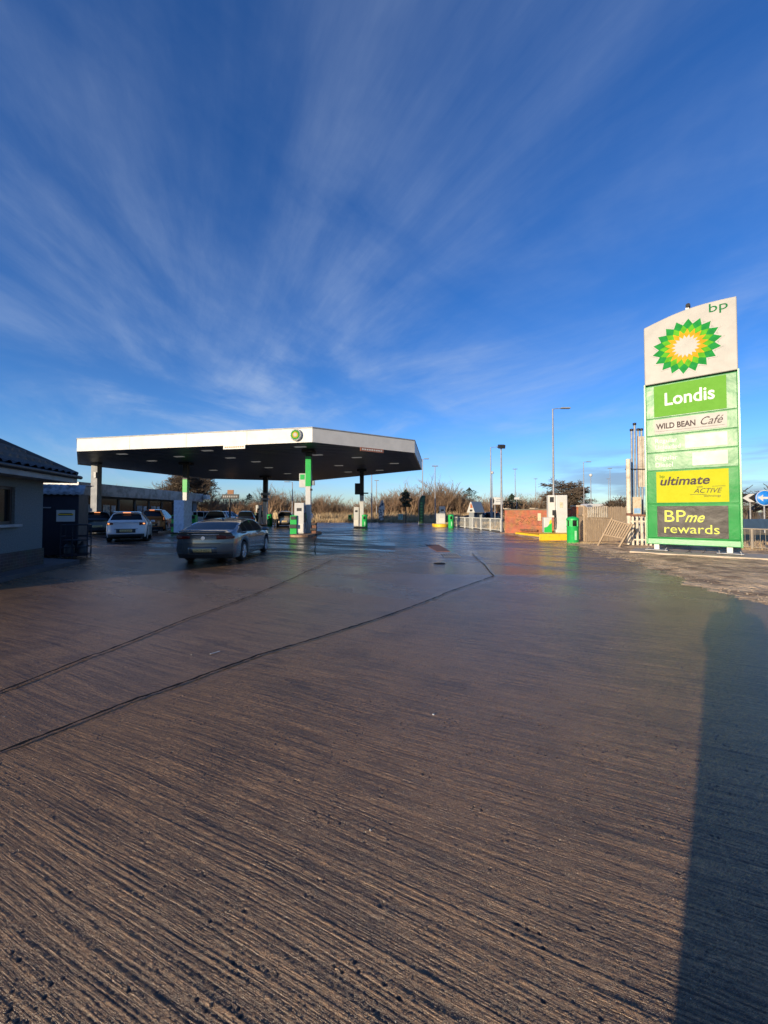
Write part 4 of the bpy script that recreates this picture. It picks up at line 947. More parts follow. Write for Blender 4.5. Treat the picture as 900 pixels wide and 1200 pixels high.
pnl = mb.build('slat_panel', M_pole, pv)
MB().tube((lx(747), -.08, hz(511, 18.2)), (lx(747), -.08, hz(571, 18.2)), .018, n=6).build('panel_edge', M_rust, pnl)
pq = thing('fence_post', 'stout cream post in front of the vent pipes', 'post', (AT(737, 600, 17.8).x, 17.8, 0)); MB().tube((0, 0, -.01), (0, 0, hz(539, 17.8)), .095, n=14).build('shaft', M_pole, pq); MB().lathe([(.10, hz(539, 17.8)), (.10, hz(538, 17.8)), (0, hz(537.2, 17.8))], (0, 0, 0), 14).build('cap', M_pole, pq)
MB().lathe([(.108, 1.38), (.108, 1.5)], (0, 0, 0), 14).build('rust_band', M_rust, pq)
fq0, fq1 = G(739.5, 640), AT(780, 600, 17.0); fq1.z = 0; dq = fq1 - fq0
fr3 = thing('palisade_fence', 'open pale slatted fence with rusty top rail below the pinned notice', 'fence', fq0, math.atan2(dq.y, dq.x))
pickets(fr3, .08, dq.length, .05, 1.32, .17, .085, .01, m=M_pole); MB().box((dq.length / 2, .03, 1.40), (dq.length, .05, .09)).build('top_rail', M_rust, fr3); MB().box((dq.length / 2, .03, 1.12), (dq.length, .04, .06)).box((dq.length / 2, .03, .3), (dq.length, .04, .06)).build('rail', M_pole, fr3)
pn = AT(746.5, 592.5, 17.75); nb_ = thing('notice_board', 'small faded notice with blue foot pinned on the vent pipes', 'notice', pn)
MB().box((0, 0, 0), (.38, .02, .80)).build('board', mat('faded_notice', (.6, .52, .38), .6, scale=9, col2=(.5, .3, .15), thr=(.5, .7)), nb_); MB().box((0, -.014, -.24), (.30, .01, .24)).build('blue_panel', mat('pale_blue', (.3, .5, .75), .5), nb_)
# railing to the right of the sign
ra, rb_ = G(862, 643), AT(925, 600, 14.6); rb_.z = 0; dr = rb_ - ra
def railing(name, label, a, b, h, gap, m, r=.015, posts=3, lower=.12):
    d = b - a; rt = thing(name, label, 'railing', (a.x, a.y, 0), math.atan2(d.y, d.x)); L_ = d.length
    mb = MB(); k = gap
    while k < L_: mb.tube((k, 0, lower), (k, 0, h), r * .32, n=5); k += gap
    mb.build('balusters', m, rt); MB().tube((0, 0, h), (L_, 0, h), r * 1.4, n=8).tube((0, 0, lower), (L_, 0, lower), r, n=8).build('rail', m, rt)
    for i in range(posts): x = L_ * i / (posts - 1); MB().box((x, 0, h / 2), (r * 3, r * 3, h)).build('post', m, rt)
    return rt
M_fr = mat('dull_railing', (.36, .31, .25), .6, scale=8)
railing('railing', 'low metal railing in rough grass right of the totem sign', ra, rb_, .86, .17, M_fr, .02, 4)
railing('guard_rail', 'white pedestrian guard rail along the verge left of the brick wall', G(529, 617.2), G(587, 623.3), 1.02, .14, mat('white_railing', (.62, .62, .58), .5), .03, 7)

# far right: bank, blue panel, chevron and blue arrow sign
bk = MB(); nbk = 40
def bank(name, x0_, y0_, x1_, y1_, h, wdt, m, seed):
    rs = np.random.RandomState(seed); a = Vector((x0_, y0_)); b = Vector((x1_, y1_)); d = (b - a); L_ = d.length; e = d.normalized(); s = Vector((-e.y, e.x)); nx = int(L_ / .7); ny = 9; vs = []
    for i in range(nx + 1):
        for j in range(ny + 1):
            t = j / ny; p = a + e * (L_ * i / nx) + s * (t - .5) * wdt; vs.append((p.x, p.y, -.05 + h * math.sin(math.pi * t) ** .8 * (1 + .25 * math.sin(i * .7) + .2 * rs.rand())))
    fs = [(i * (ny + 1) + j, (i + 1) * (ny + 1) + j, (i + 1) * (ny + 1) + j + 1, i * (ny + 1) + j + 1) for i in range(nx) for j in range(ny)]
    return MB().add(vs, fs, True).build(name, m, kind='structure')
bank('earth_bank', 17, 24, 60, 20, .75, 9, M_earth, 4)
p = AT(886, 615, 16.5); MB().box((p.x + .3, p.y, 1.02), (1.9, .3, .45)).build('low_blue_barrier', mat('blue_grey_steel', (.04, .075, .13), .35), bevel=.02, label='low blue grey barrier beyond the metal railing', cat='barrier')
mbp = MB()
def roadsign(px, py, d, w, h, label, kind):
    p = AT(px, py, d); r = thing('road_sign', label, 'road sign', (p.x, p.y, 0), R(-12)); z = p.z
    if kind == 'chev':
        MB().box((0, 0, z), (w, .03, h)).build('plate', M_black, r)
        MB().prism([(-w * .46, 0), (-w * .1, h * .46), (w * .22, h * .46), (-w * .14, 0), (w * .22, -h * .46), (-w * .1, -h * .46)], 0, 1, lambda x, y, q: (x, -.018 - .006 * q, z + y)).build('chevron', M_white, r)
    elif kind == 'arrow':
        MB().lathe([(0, -.02), (w / 2, -.02), (w / 2, .02)], (0, 0, z), 32, 'Y').build('plate', mat('sign_blue', (.02, .22, .70), .4), r); MB().lathe([(w * .46, -.024), (w * .5, -.024)], (0, 0, z), 32, 'Y').build('rim', M_white, r)
        MB().prism([(-w * .36, 0), (-w * .10, w * .22), (-w * .10, w * .07), (w * .34, w * .07), (w * .34, -w * .07), (-w * .10, -w * .07), (-w * .10, -w * .22)], 0, 1, lambda x, y, q: (x, -.024 - .006 * q, z + y)).build('arrow', M_white, r)
    elif kind == 'dir':
        MB().box((0, 0, z), (w, .04, h)).build('plate', M_white, r)
        MB().prism([(-w * .5, h * .5), (-w * .5, -h * .5), (-w * .42, -h * .3), (-w * .36, 0), (-w * .42, h * .3)], 0, 1, lambda x, y, q: (x, -.022 - .01 * q, z + y)).build('chequer_edge', M_black, r)
        MB().box((w * .08, -.026, z + h * .18), (w * .45, .01, h * .1)).box((w * .08, -.026, z - h * .1), (w * .6, .01, h * .1)).build('wording', M_grey, r)
    for s in ((-.3, .3) if kind in ('dir',) else ((0,))): MB().tube((s * w, .05, 0), (s * w, .05, z + (h * .4 if kind != 'arrow' else 0)), .04, n=8).build('post', M_steel, r)
    return r
roadsign(879.5, 583.5, 22, .9, .5, 'black road sign with white chevron beside the tall totem', 'chev')
roadsign(896, 583.5, 21, .85, .85, 'round blue road sign with white arrow at the right edge', 'arrow')
roadsign(583.5, 587, 36, .9, .67, 'white direction sign on two posts behind the guard rail', 'dir')
roadsign(605.5, 584, 50, .55, .25, 'small white plate sign on a slim post above the brick wall', 'plain')
MBp = AT(605.5, 584, 50)
for o in list(S.objects):
    if o.get('label', '').startswith('small white plate'): MB().box((0, -.03, MBp.z), (.62, .03, .28)).build('plate', M_white, o)

# street lamps
def lamp(px, ytop, d, label, arm=1.2, side=1, kind='arm', r=.07):
    p = AT(px, 600, d); z = hz(ytop, d); t = thing('street_lamp', label, 'street lamp', (p.x, d, 0), 0, 'street lamps'); t.location.y = p.y
    MB().tube((0, 0, -.03), (0, 0, z), r * 1.15, r * .6, 10).build('pole', M_steel, t)
    if kind == 'arm':
        MB().path([(0, 0, z - .02), (side * arm * .5, 0, z + .04), (side * arm, 0, z + .07)], .03, 6).build('arm', M_steel, t)
        MB().box((side * (arm + .3), 0, z + .07), (.75, .28, .11)).build('lamp_head', M_grey, t, bevel=.03)
    elif kind == 'globe': MB().lathe([(0, z - .1), (.2, z), (.26, z + .18), (.18, z + .36), (0, z + .42)], (0, 0, 0), 16).build('globe', M_white, t)
    elif kind == 'flood': MB().box((0, -.1, z + .05), (.55, .35, .3), rx=.3).build('flood_head', M_dark, t, bevel=.03)
    elif kind == 'top': MB().box((0, 0, z), (.9, .3, .12)).build('lamp_head', M_grey, t, bevel=.03)
lamp(649, 478.5, 31.3, 'tallest street lamp rising behind the white pump unit and brick wall', arm=.75, r=.085)
lamp(575.5, 524, 52, 'street lamp with arm just left of the flood lit mast', arm=.9, r=.1)
lamp(587.8, 524, 31.5, 'slim white mast with dark flood light at the end of the railing', kind='flood', r=.085)
lamp(577, 555, 60, 'short globe lamp between the mast and the direction sign', kind='globe')
lamp(684.5, 541.5, 60, 'street lamp right of the domed bare tree', arm=.5)
lamp(692.8, 558, 60, 'white globe lamp above the timber fence', kind='globe')
lamp(715.5, 549, 90, 'distant lamp over the timber fence, right of the pair', kind='top')
lamp(713.5, 561, 100, 'distant lamp over the timber fence, lower of the pair', kind='top')
lamp(628, 561, 100, 'faint distant lamp left of the domed bare tree', kind='top')
lamp(604, 549.5, 80, 'distant lamp above the small white plate sign', kind='top', r=.09)
lamp(495.3, 538, 58, 'lamp post at the right tip of the canopy behind the feather flag', arm=.3, r=.09)
lamp(510, 546, 58, 'lamp post behind the lone far pump', kind='top', r=.09)
lamp(435.6, 552, 60, 'lamp post seen under the canopy just right of the right hand canopy post', kind='top', r=.09)
lamp(441.3, 563, 75, 'farther lamp post beside the painted figure board', kind='top', r=.09)
lamp(342.5, 565, 56, 'lamp post seen under the canopy above the bronze hatchback', arm=.5, side=-1, r=.09)
lamp(190, 563, 75, 'lamp on the skyline above the shop roof', arm=.4, side=1)
lamp(624, 586, 45, 'thin post left of the twin yellow kerb behind the wall', kind='top', r=.04) if False else None

# feather flag, figure board, small signs
p = AT(490.5, 600, 48); r = thing('feather_flag', 'tall dark green feather flag on the verge right of the canopy', 'flag', (p.x, p.y, 0))
MB().path([(0, 0, 0), (0, 0, hz(590, 48)), (.12, 0, hz(584, 48)), (.45, 0, hz(580.5, 48)), (.8, 0, hz(579.5, 48))], .03, 6).build('pole', M_steel, r)
mb = MB(); vs = []
prof = [(.03, .1, .62), (.03, 1.2, .66), (.03, 2.2, .74), (.12, 3.0, .80), (.40, 3.6, .84)]
for (xa, z, xb) in prof: vs += [(xa, .04 * math.sin(z * 3), z), ((xa + xb) / 2, .10 * math.sin(z * 2.3), z + .02), (xb, .05 * math.sin(z * 3.3), z)]
mb.add(vs, [(3 * i + k, 3 * i + k + 1, 3 * i + k + 4, 3 * i + k + 3) for i in range(4) for k in range(2)], True); o = mb.build('banner', mat('flag_green', (.06, .13, .07), .7, scale=3), r); sm = o.modifiers.new('t', 'SOLIDIFY'); sm.thickness = .01
mb = MB()
for k in range(7): mb.box((.35, -.12, .5 + k * .36), (.24, .012, .2))
mb.build('wording', mat('flag_letters', (.10, .35, .12), .6), o)
p = AT(447, 600, 58); r = thing('figure_board', 'tall painted board in white and dark patches on the verge under the canopy edge', 'display board', (p.x, p.y, 0))
MB().prism([(-.35, .3), (.30, .3), (.35, 1.3), (.5, 2.0), (.42, 2.7), (.2, 3.3), (-.05, 3.35), (-.2, 2.7), (-.42, 2.3), (-.46, 1.4)], -.03, .03, lambda x, y, z: (x, z, y)).build('board', mat('board_white', (.55, .55, .52), .6, scale=3.2, col2=(.04, .07, .1), thr=(.5, .54)), r)
MB().box((-.2, .06, .2), (.06, .06, .5)).box((.2, .06, .2), (.06, .06, .5)).build('leg', M_wood, r)
p = AT(469.5, 600, 56); r = thing('verge_sign', 'small green and white board low on the verge near the dark conifer', 'sign', (p.x, p.y, 0)); MB().box((0, 0, .85), (.7, .05, .85)).build('board', mat('green_white_board', (.10, .28, .18), .6, scale=5, col2=(.4, .5, .5), thr=(.5, .55)), r); MB().box((.45, 0, .6), (.09, .09, 1.2)).build('post', M_rust, r)
p = AT(270, 600, 50); r = thing('billboard', 'dark advertising board on a post seen under the canopy between the bare tree and hedge', 'billboard', (p.x, p.y, 0)); MB().box((0, 0, hz(581.8, 50)), (2.25, .12, .58)).build('panel', M_dark, r, bevel=.02); MB().box((0, 0, hz(576.6, 50)), (.8, .12, .55)).build('top_panel', mat('brown_sign', (.28, .13, .06), .6), r); MB().tube((-.1, .1, 0), (-.1, .1, hz(584, 50)), .12, n=8).build('post', M_dark, r)
mb = MB()
for k in range(8): mb.box((-.85 + k * .24, -.07, hz(581.8, 50)), (.13, .01, .22))
mb.build('wording', M_steel, r)
p = AT(556, 600, 36); r = thing('mobile_trailer', 'white trailer with sloped blue solar panel on the bank above the railing', 'trailer', (p.x, p.y, 0), R(10))
r.rotation_euler = (0, 0, R(32)); r.location.z = 1.50; r.scale = (.52, .52, .57)
MB().prism([(-1.0, 0), (1.0, 0), (.12, 1.75), (-.12, 1.75)], -.9, 1.5, lambda x, y, z: (z, x, y)).build('body', M_white, r)
mb = MB(); mb.add([(-.92, -1.02, .05), (1.52, -1.02, .05), (1.52, -.13, 1.80), (-.92, -.13, 1.80)], [(0, 1, 2, 3)]); o = mb.build('solar_panel', mat('solar_blue', (.12, .17, .24), .3, spec=.8), r); sm = o.modifiers.new('t', 'SOLIDIFY'); sm.thickness = .05
MB().prism([(-.5, .75), (.1, .75), (.05, 1.45), (-.15, 1.45)], 0, .02, lambda x, y, z: (-.925 + z, x, y)).build('orange_panel', mat('orange_patch', (.45, .12, .03), .5), r); MB().box((-.93, -.1, .35), (.03, .6, .3)).build('window', M_dark, r)
for x in (-.7, 1.3): MB().box((x, 0, -1.30), (.12, 1.2, 2.62)).build('leg', M_grey, r)
p = AT(694, 593, 52); r = thing('parked_trailer', 'long white box van parked beyond the timber fence', 'van', (p.x, p.y, 0)); MB().prism([(-1.55, .5), (1.7, .5), (1.75, 1.9), (1.6, 2.65), (-1.0, 2.65), (-1.5, 2.1)], -1, 1, lambda x, y, z: (x, z, y)).build('body', M_white, r, bevel=.06)
MB().box((.3, -1.01, 2.1), (1.6, .02, .35)).build('window', M_dark, r)
for x in (-.9, 1.1): MB().lathe([(0, -.1), (.3, -.1), (.36, 0), (.3, .1)], (x, -.95, .36), 20, 'Y').build('wheel', M_tyre, r)

# ------------------------------------------------------------------ bungalow at left
wc = Vector((-9.55, 10.75, 0)); ue = Vector((.25, -.968, 0)); ve = Vector((-.968, -.25, 0))
bg_ = thing('bungalow', 'grey rendered bungalow with tiled hip roof at the left edge', 'building', wc, math.atan2(ue.y, ue.x))
# local: x toward camera along the wall, -y is outwards(right), +y... check handedness
def BL(u, v, z): return (u, -v, z)             # local y = -v since ve is clockwise from ue
UL, VL = 4.15, 11.0
M_render = mat('pebble_dash', (.15, .172, .18), .9, scale=30, bump=.01, bscale=160, var=.14)
M_tile = mat('roof_tile', (.045, .05, .058), .5, scale=3, bump=.004, bscale=20)
w0, w1, wz0, wz1 = 1.15, 2.25, 1.25, 2.18
mb = MB()
for (u0, u1, z0, z1) in ((0, w0, .55, 2.52), (w1, UL, .55, 2.52), (w0, w1, .55, wz0), (w0, w1, wz1, 2.52)): mb.box(BL((u0 + u1) / 2, .15, (z0 + z1) / 2), (u1 - u0, .3, z1 - z0))
mb.box(BL(.15, VL / 2, 1.53), (.3, VL - .6, 1.97)); mb.box(BL(UL - .15, VL / 2, 2.2), (.3, VL - .6, 3.3)); mb.box(BL(UL / 2, VL - .15, 1.53), (UL, .3, 1.97)); mb.build('wall', M_render, bg_)
MB().box(BL(UL / 2, VL / 2, .265), (UL + .06, VL + .06, .57)).build('plinth', M_plinth, bg_)
wn = MB().box(BL((w0 + w1) / 2, .12, (wz0 + wz1) / 2), (w1 - w0, .02, wz1 - wz0)).build('window', M_glass, bg_)
mbf = MB()
for (u, z, su, sz) in (((w0 + w1) / 2, wz0 + .035, w1 - w0, .07), ((w0 + w1) / 2, wz1 - .035, w1 - w0, .07), (w0 + .035, (wz0 + wz1) / 2, .07, wz1 - wz0 - .14), (w1 - .035, (wz0 + wz1) / 2, .07, wz1 - wz0 - .14), ((w0 + w1) / 2, (wz0 + wz1) / 2, .05, wz1 - wz0 - .14)): mbf.box(BL(u, .09, z), (su, .05, sz))
mbf.build('window_frame', mat('brown_frame', (.05, .035, .03), .5), wn)
MB().box(BL((w0 + w1) / 2, -.03, wz0 - .04), (w1 - w0 + .2, .18, .07)).build('window_sill', M_grey, wn, bevel=.01)
MB().box(BL((w0 + w1) / 2, .9, 1.6), (2.6, .02, 1.6)).build('inner_wall', M_dark, bg_)
# roof: east slope facing the yard, north slope, ridge
ov = .55; RZ = 2.60
E = lambda u, v, z: BL(u, v, z)
def slope_mesh(P00, P10, P11, P01, rows, cols, thick=.05):
    # pantile surface over a quad (bilinear), corrugated across, stepped along
    P = [Vector(q) for q in (P00, P10, P11, P01)]; nrm = (P[1] - P[0]).cross(P[3] - P[0]).normalized(); nrm = nrm if nrm.z > 0 else -nrm
    mb = MB(); vs = []; nx = cols * 6; idx = {}
    for r_i in range(rows):
        for e in (0, 1):
            t = (r_i + e) / rows
            for k in range(nx + 1):
                s = k / nx; p = (P[0].lerp(P[1], s)).lerp(P[3].lerp(P[2], s), t)
                h = .035 * math.sin(2 * math.pi * k / 6) + (.07 if e == 0 else 0)
                vs.append(p + nrm * (h + .03))
    fs = []
    for r_i in range(rows * 2 - 1):
        for k in range(nx): a = r_i * (nx + 1) + k; fs.append((a, a + 1, a + nx + 2, a + nx + 1))
    mb.add(vs, fs, True); return mb
Uend = UL + .5; S_ = .60; hipv = Uend + ov
apx = E(Uend, -ov + (Uend + ov), RZ + (Uend + ov) * S_)
c_e0 = E(-ov, -ov, RZ); c_e1 = E(Uend, -ov, RZ)
# east slope as a triangle-ish quad: eave from far corner to near end, up to apex
slope_mesh(c_e1, c_e0, apx, apx, 13, 17).build('roof_slope', M_tile, bg_)
slope_mesh(c_e0, E(-ov, VL + .4, RZ), E(Uend, VL + .4, apx[2]), apx, 13, 36).build('roof_slope', M_tile, bg_)
MB().add([Vector(c_e0), Vector(c_e1), Vector(apx), E(-ov, VL + .4, RZ), E(Uend, VL + .4, apx[2])], [(0, 1, 2), (0, 2, 4, 3)]).build('roof_felt', M_dark, bg_)
MB().add([c_e1, apx, E(Uend, VL + .4, apx[2]), E(Uend, VL + .4, RZ - .1), E(Uend, -ov, RZ - .1)], [(0, 1, 2, 3, 4)]).build('end_wall', M_render, bg_)
MB().path([Vector(c_e0) + Vector((0, 0, .06)), Vector(apx) + Vector((0, 0, .08))], .085, 8).build('hip_tile', M_tile, bg_)
MB().box(E((Uend - ov) / 2, -ov, RZ - .10), (Uend + ov, .03, .19)).box(E(-ov, VL / 2 - ov / 2, RZ - .10), (.03, VL + ov, .19)).build('fascia_board', M_grey, bg_)
MB().box(E((Uend - ov) / 2, -ov / 2, RZ - .18), (Uend + ov, ov, .02)).box(E(-ov / 2, VL / 2, RZ - .18), (ov, VL, .02)).build('eave_soffit', M_grey, bg_)
MB().path([Vector(E(-ov - .1, -ov - .06, RZ - .02)), Vector(E(Uend, -ov - .06, RZ - .01))], .055, 8).build('gutter', M_dark, bg_)
# house-shaped block beyond the frame, added to shade the yard
ob = thing('yard_shade_block', 'plain rendered block added out of view to shade the yard', 'building', (-38, 4.0, 0), 0)
MB().box((0, 0, 2.8), (19, 7, 5.6)).build('wall', M_render, ob); MB().prism([(-3.8, 5.6), (3.8, 5.6), (0, 8.0)], -9.8, 9.8, lambda x, y, z: (z, x, y)).build('roof', M_tile, ob)
# kerb at the bungalow foot
ka, kb = G(0, 683), G(84, 662.5); kd = (kb - ka); ka2 = ka - kd * .8
kb2 = kb + kd * .15
MB().prism([(ka2.x, ka2.y), (kb2.x, kb2.y), (kb2.x - 1.6, kb2.y + .5), (ka2.x - 1.6, ka2.y + .5)], -.01, .11).build('footpath', mat('dark_paving', (.07, .07, .075), .8, scale=3), kind='structure')

# navy cabin and cage next to it
cb0 = AT(69, 600, 13.6); r = thing('storage_cabin', 'dark navy storage cabin with pale corrugated lid and white notice next to the bungalow', 'cabin', (cb0.x, cb0.y, 0), R(28))
MB().box((-.28, .3, 1.12), (1.86, 1.6, 2.1)).build('body', M_navy, r, bevel=.02)
mb = MB()
nx = 60
vs = []
for k in range(nx + 1):
    x = -1.3 + 2.1 * k / nx; c = .018 * math.sin(k * 1.3)
    vs += [(x, -.62, 2.16 + c), (x, -.25, 2.50 + c), (x, 1.2, 2.56 + c)]
mb.add(vs, [(3 * k + j, 3 * k + 3 + j, 3 * k + 4 + j, 3 * k + 1 + j) for k in range(nx) for j in range(2)], True)
o = mb.build('lid', mat('weathered_sheet', (.32, .36, .40), .5, scale=4, col2=(.05, .06, .07), thr=(.4, .7)), r); sm = o.modifiers.new('t', 'SOLIDIFY'); sm.thickness = .02
MB().box((.30, -.52, 1.42), (.50, .02, .40)).build('notice', M_white, r); 
MB().box((.30, -.535, 1.50), (.34, .008, .03)).box((.30, -.535, 1.44), (.38, .008, .022)).build('notice_wording', M_dark, r)
MB().box((.30, -.535, 1.47), (.42, .004, .05)).build('yellow_band', M_yell, r)
MB().box((-.55, -.515, 1.42), (.42, .02, .5)).build('hatch', M_grey, r); MB().box((-.4, -.53, 1.7), (.6, .03, .04)).build('hatch_trim', M_steel, r)
cg = AT(90, 600, 12.85); r = thing('gas_bottle_cage', 'black wire cage of shelves standing at the right end of the navy cabin', 'cage', (cg.x, cg.y, 0), R(28))
mb = MB()
for x in (-.35, -.05, .35):
    for y in (-.3, .3): mb.tube((x, y, .02), (x, y, 1.12), .02, n=6)
for z in (.12, .4, .75, 1.12):
    for y in (-.3, .3): mb.tube((-.35, y, z), (.35, y, z), .016, n=6)
    for x in (-.35, .35): mb.tube((x, -.3, z), (x, .3, z), .016, n=6)
mb.build('frame', M_navy, r)
for z in (.14, .62): MB().box((0, 0, z), (.66, .56, .03)).build('shelf', M_navy, r)
for x, z in ((-.18, .15), (.16, .15)): MB().lathe([(0, z), (.13, z), (.14, z + .05), (.14, z + .28), (.09, z + .34), (.04, z + .36), (.04, z + .42), (0, z + .42)], (x, 0, 0), 16).build('gas_bottle', mat('bottle_grey', (.05, .055, .065), .5), r)

# ------------------------------------------------------------------ shop
sx = -29.2
sh = thing('shop_building', 'long flat roofed station shop with grey fascia and big dark windows', 'building', (sx, 30, 0))
M_fas = mat('shop_fascia', (.22, .23, .25), .35, scale=.9, col2=(.08, .085, .095), thr=(.42, .58), bump=.01, bscale=3)
MB().box((-5, 16.5, 1.75), (9.6, 27.5, 3.5)).build('wall', mat('shop_wall', (.16, .17, .19), .7, scale=1), sh)
MB().box((-4.5, 18.0, 3.75), (10.6, 24.6, 1.25)).build('fascia', M_fas, sh, bevel=.03)
MB().box((-4.6, 4.0, 3.3), (10.2, 3.2, .9)).build('lower_fascia', mat('lower_fascia', (.12, .11, .11), .6), sh, bevel=.03)
MB().box((-4.8, 0.2, 1.5), (9.6, 4.6, 3.0)).build('side_wing', M_grey, sh)
MB().box((.9, 30.9, 3.9), (.9, 1.2, .7)).build('end_eave', M_cream, sh)
rs = random.Random(3)
for k in range(9):
    y0 = 4.2 + k * 2.75
    w = MB().box((-.19, y0 + 1.3, 1.75), (.06, 2.35, 2.4)).build('window', M_glass, sh)
    MB().box((-.15, y0 + .05, 1.75), (.12, .1, 2.5)).box((-.15, y0 + 2.6, 1.75), (.12, .1, 2.5)).box((-.15, y0 + 1.32, 2.98), (.12, 2.4, .1)).build('window_frame', M_dark, w)
    if k not in (3, 6):
        MB().box((-.14, y0 + .9, 1.55), (.03, 1.0, 1.5)).build('poster', mat('poster_%d' % (k % 3), [(.45, .48, .5), (.3, .34, .38), (.5, .46, .38)][k % 3], .6, scale=3, col2=(.15, .17, .2), thr=(.45, .6)), w)
        MB().box((-.14, y0 + 1.95, 1.9), (.03, .6, .7)).build('poster', mat('poster_pale', (.55, .57, .6), .6, scale=4, col2=(.2, .25, .3)), w)
    MB().box((-.13, y0 + 1.3, .35), (.1, 2.35, .5)).build('stall_riser', M_dark, w)
st = thing('goods_stack', 'low dark stack of bagged goods along the shop front', 'stack', (sx + 1.0, 38, 0))
for k in range(6):
    MB().box((0, k * 1.1, .55), (.9, 1.0, 1.1)).build('bagged_goods', M_dark if k % 2 else M_navy, st, bevel=.08)

# ------------------------------------------------------------------ people
def person(label, loc, rz, top, legs, hair, pose='stand', scale=1.0, hood=False):
    r = thing('person', label, 'person', loc, rz, None); r.scale = (scale,) * 3
    # joints: metres, facing -y
    hip = .93; hs = {'pel': (0, 0, hip), 'sp': (0, .01, 1.16), 'ch': (0, .0, 1.34), 'nk': (0, 0, 1.48), 'hd': (0, -.02, 1.60), 'ht': (0, -.01, 1.70)}
    J = dict(hs)
    for s, n_ in ((-1, 'r'), (1, 'l')):
        J['hp' + n_] = (s * .10, 0, hip - .04); J['kn' + n_] = (s * .12, -.02, .50); J['an' + n_] = (s * .13, .02, .09); J['to' + n_] = (s * .15, -.16, .04)
        J['sh' + n_] = (s * .19, 0, 1.42)
        if pose == 'phone': J['el' + n_] = (s * .24, -.12, 1.17); J['wr' + n_] = (s * .09, -.30, 1.38); J['fi' + n_] = (s * .055, -.35, 1.46)
        elif pose == 'reach' and s == 1: J['el' + n_] = (s * .30, -.12, 1.18); J['wr' + n_] = (s * .28, -.36, 1.12); J['fi' + n_] = (s * .27, -.45, 1.11)
        else: J['el' + n_] = (s * .26, .03, 1.14); J['wr' + n_] = (s * .27, -.05, .88); J['fi' + n_] = (s * .27, -.08, .78)
    names = list(J); E_ = [('pel', 'sp'), ('sp', 'ch'), ('ch', 'nk'), ('nk', 'hd'), ('hd', 'ht')]
    for q in 'rl': E_ += [('pel', 'hp' + q), ('hp' + q, 'kn' + q), ('kn' + q, 'an' + q), ('an' + q, 'to' + q), ('ch', 'sh' + q), ('sh' + q, 'el' + q), ('el' + q, 'wr' + q), ('wr' + q, 'fi' + q)]
    rad = {'pel': (.145, .11), 'sp': (.135, .10), 'ch': (.155, .11), 'nk': (.06, .06), 'hd': (.085, .10), 'ht': (.07, .08), 'hp': (.10, .10), 'kn': (.062, .062), 'an': (.042, .045), 'to': (.04, .03), 'sh': (.07, .07), 'el': (.047, .047), 'wr': (.030, .028), 'fi': (.035, .018)}
    def skin(nm, keep, m, grow, par, rootj):
        ks = [k for k in names if k in keep]; ix = {k: i for i, k in enumerate(ks)}
        me = bpy.data.meshes.new(nm); me.from_pydata([J[k] for k in ks], [(ix[a], ix[b]) for a, b in E_ if a in ix and b in ix], [])
        o = bpy.data.objects.new(nm, me); COL.objects.link(o); o.parent = par; me.materials.append(m)
        sk = o.modifiers.new('skin', 'SKIN'); sk.use_smooth_shade = True
        if not me.skin_vertices: 
            me.attributes
        return o, ks, ix
    def make(nm, keep, m, grow, rootj):
        # grow tubes as one mesh through a voxel remesh of tapered capsules
        mb = MB()
        for a, b in E_:
            if a not in keep or b not in keep: continue
            ra, rb = rad.get(a, rad.get(a[:2])), rad.get(b, rad.get(b[:2])); A, B_ = Vector(J[a]), Vector(J[b]); d = B_ - A
            nseg = 5; n_ = 12; up = Vector((0, 1, 0)) if abs(d.normalized().y) < .8 else Vector((0, 0, 1)); sx_ = d.normalized().cross(up).normalized(); sy_ = sx_.cross(d.normalized())
            rings = []
            r0 = (ra[0] + grow, ra[1] + grow); r1 = (rb[0] + grow, rb[1] + grow); dn = d.normalized()
            seq = [(-.9, .35), (-.6, .75), (0, 1.0)] + [(None, t / nseg) for t in range(1, nseg)] + [(0, 1.0), (.6, .75), (.9, .35)]
            for i, (o_, t) in enumerate(seq):
                if o_ is None: c = A + d * t; rr = (r0[0] * (1 - t) + r1[0] * t, r0[1] * (1 - t) + r1[1] * t)
                elif i < 3: c = A + dn * (o_ * min(r0)); rr = (r0[0] * t, r0[1] * t)
                else: c = B_ + dn * (o_ * min(r1)); rr = (r1[0] * t, r1[1] * t)
                rings.append([c + sx_ * (rr[0] * math.cos(2 * math.pi * k / n_)) + sy_ * (rr[1] * math.sin(2 * math.pi * k / n_)) for k in range(n_)])
            vs = [p for g in rings for p in g]; m_ = len(rings)
            mb.add(vs, [(i * n_ + k, i * n_ + (k + 1) % n_, (i + 1) * n_ + (k + 1) % n_, (i + 1) * n_ + k) for i in range(m_ - 1) for k in range(n_)] + [tuple(range(n_))[::-1], tuple(range((m_ - 1) * n_, m_ * n_))], True)
        if nm == 'body' and pose == 'phone':
            for sg_ in (-1, 1):              # four curled fingers behind the phone and a thumb at its side
                for q, ln in enumerate((.060, .068, .064, .050)):
                    z0 = 1.405 + q * .020; x0 = sg_ * .062
                    mb.path([(x0, -.325, z0 - .01), (x0 + sg_ * .004, -.362, z0), (x0 - sg_ * .016, -.388, z0 + .002), (x0 - sg_ * ln * .75, -.392, z0 + .004)], [.011, .010, .009, .0075], 8)
                mb.path([(sg_ * .066, -.325, 1.44), (sg_ * .060, -.345, 1.48), (sg_ * .044, -.358, 1.505)], [.013, .011, .009], 8)
        o = mb.build(nm, m, r); rm = o.modifiers.new('remesh', 'REMESH'); rm.mode = 'VOXEL'; rm.voxel_size = .007 if pose == 'phone' else .014; rm.use_smooth_shade = True
        sm = o.modifiers.new('smooth', 'SMOOTH'); sm.iterations = 4
        return o
    make('body', set(names), M_skin, 0, 'pel')
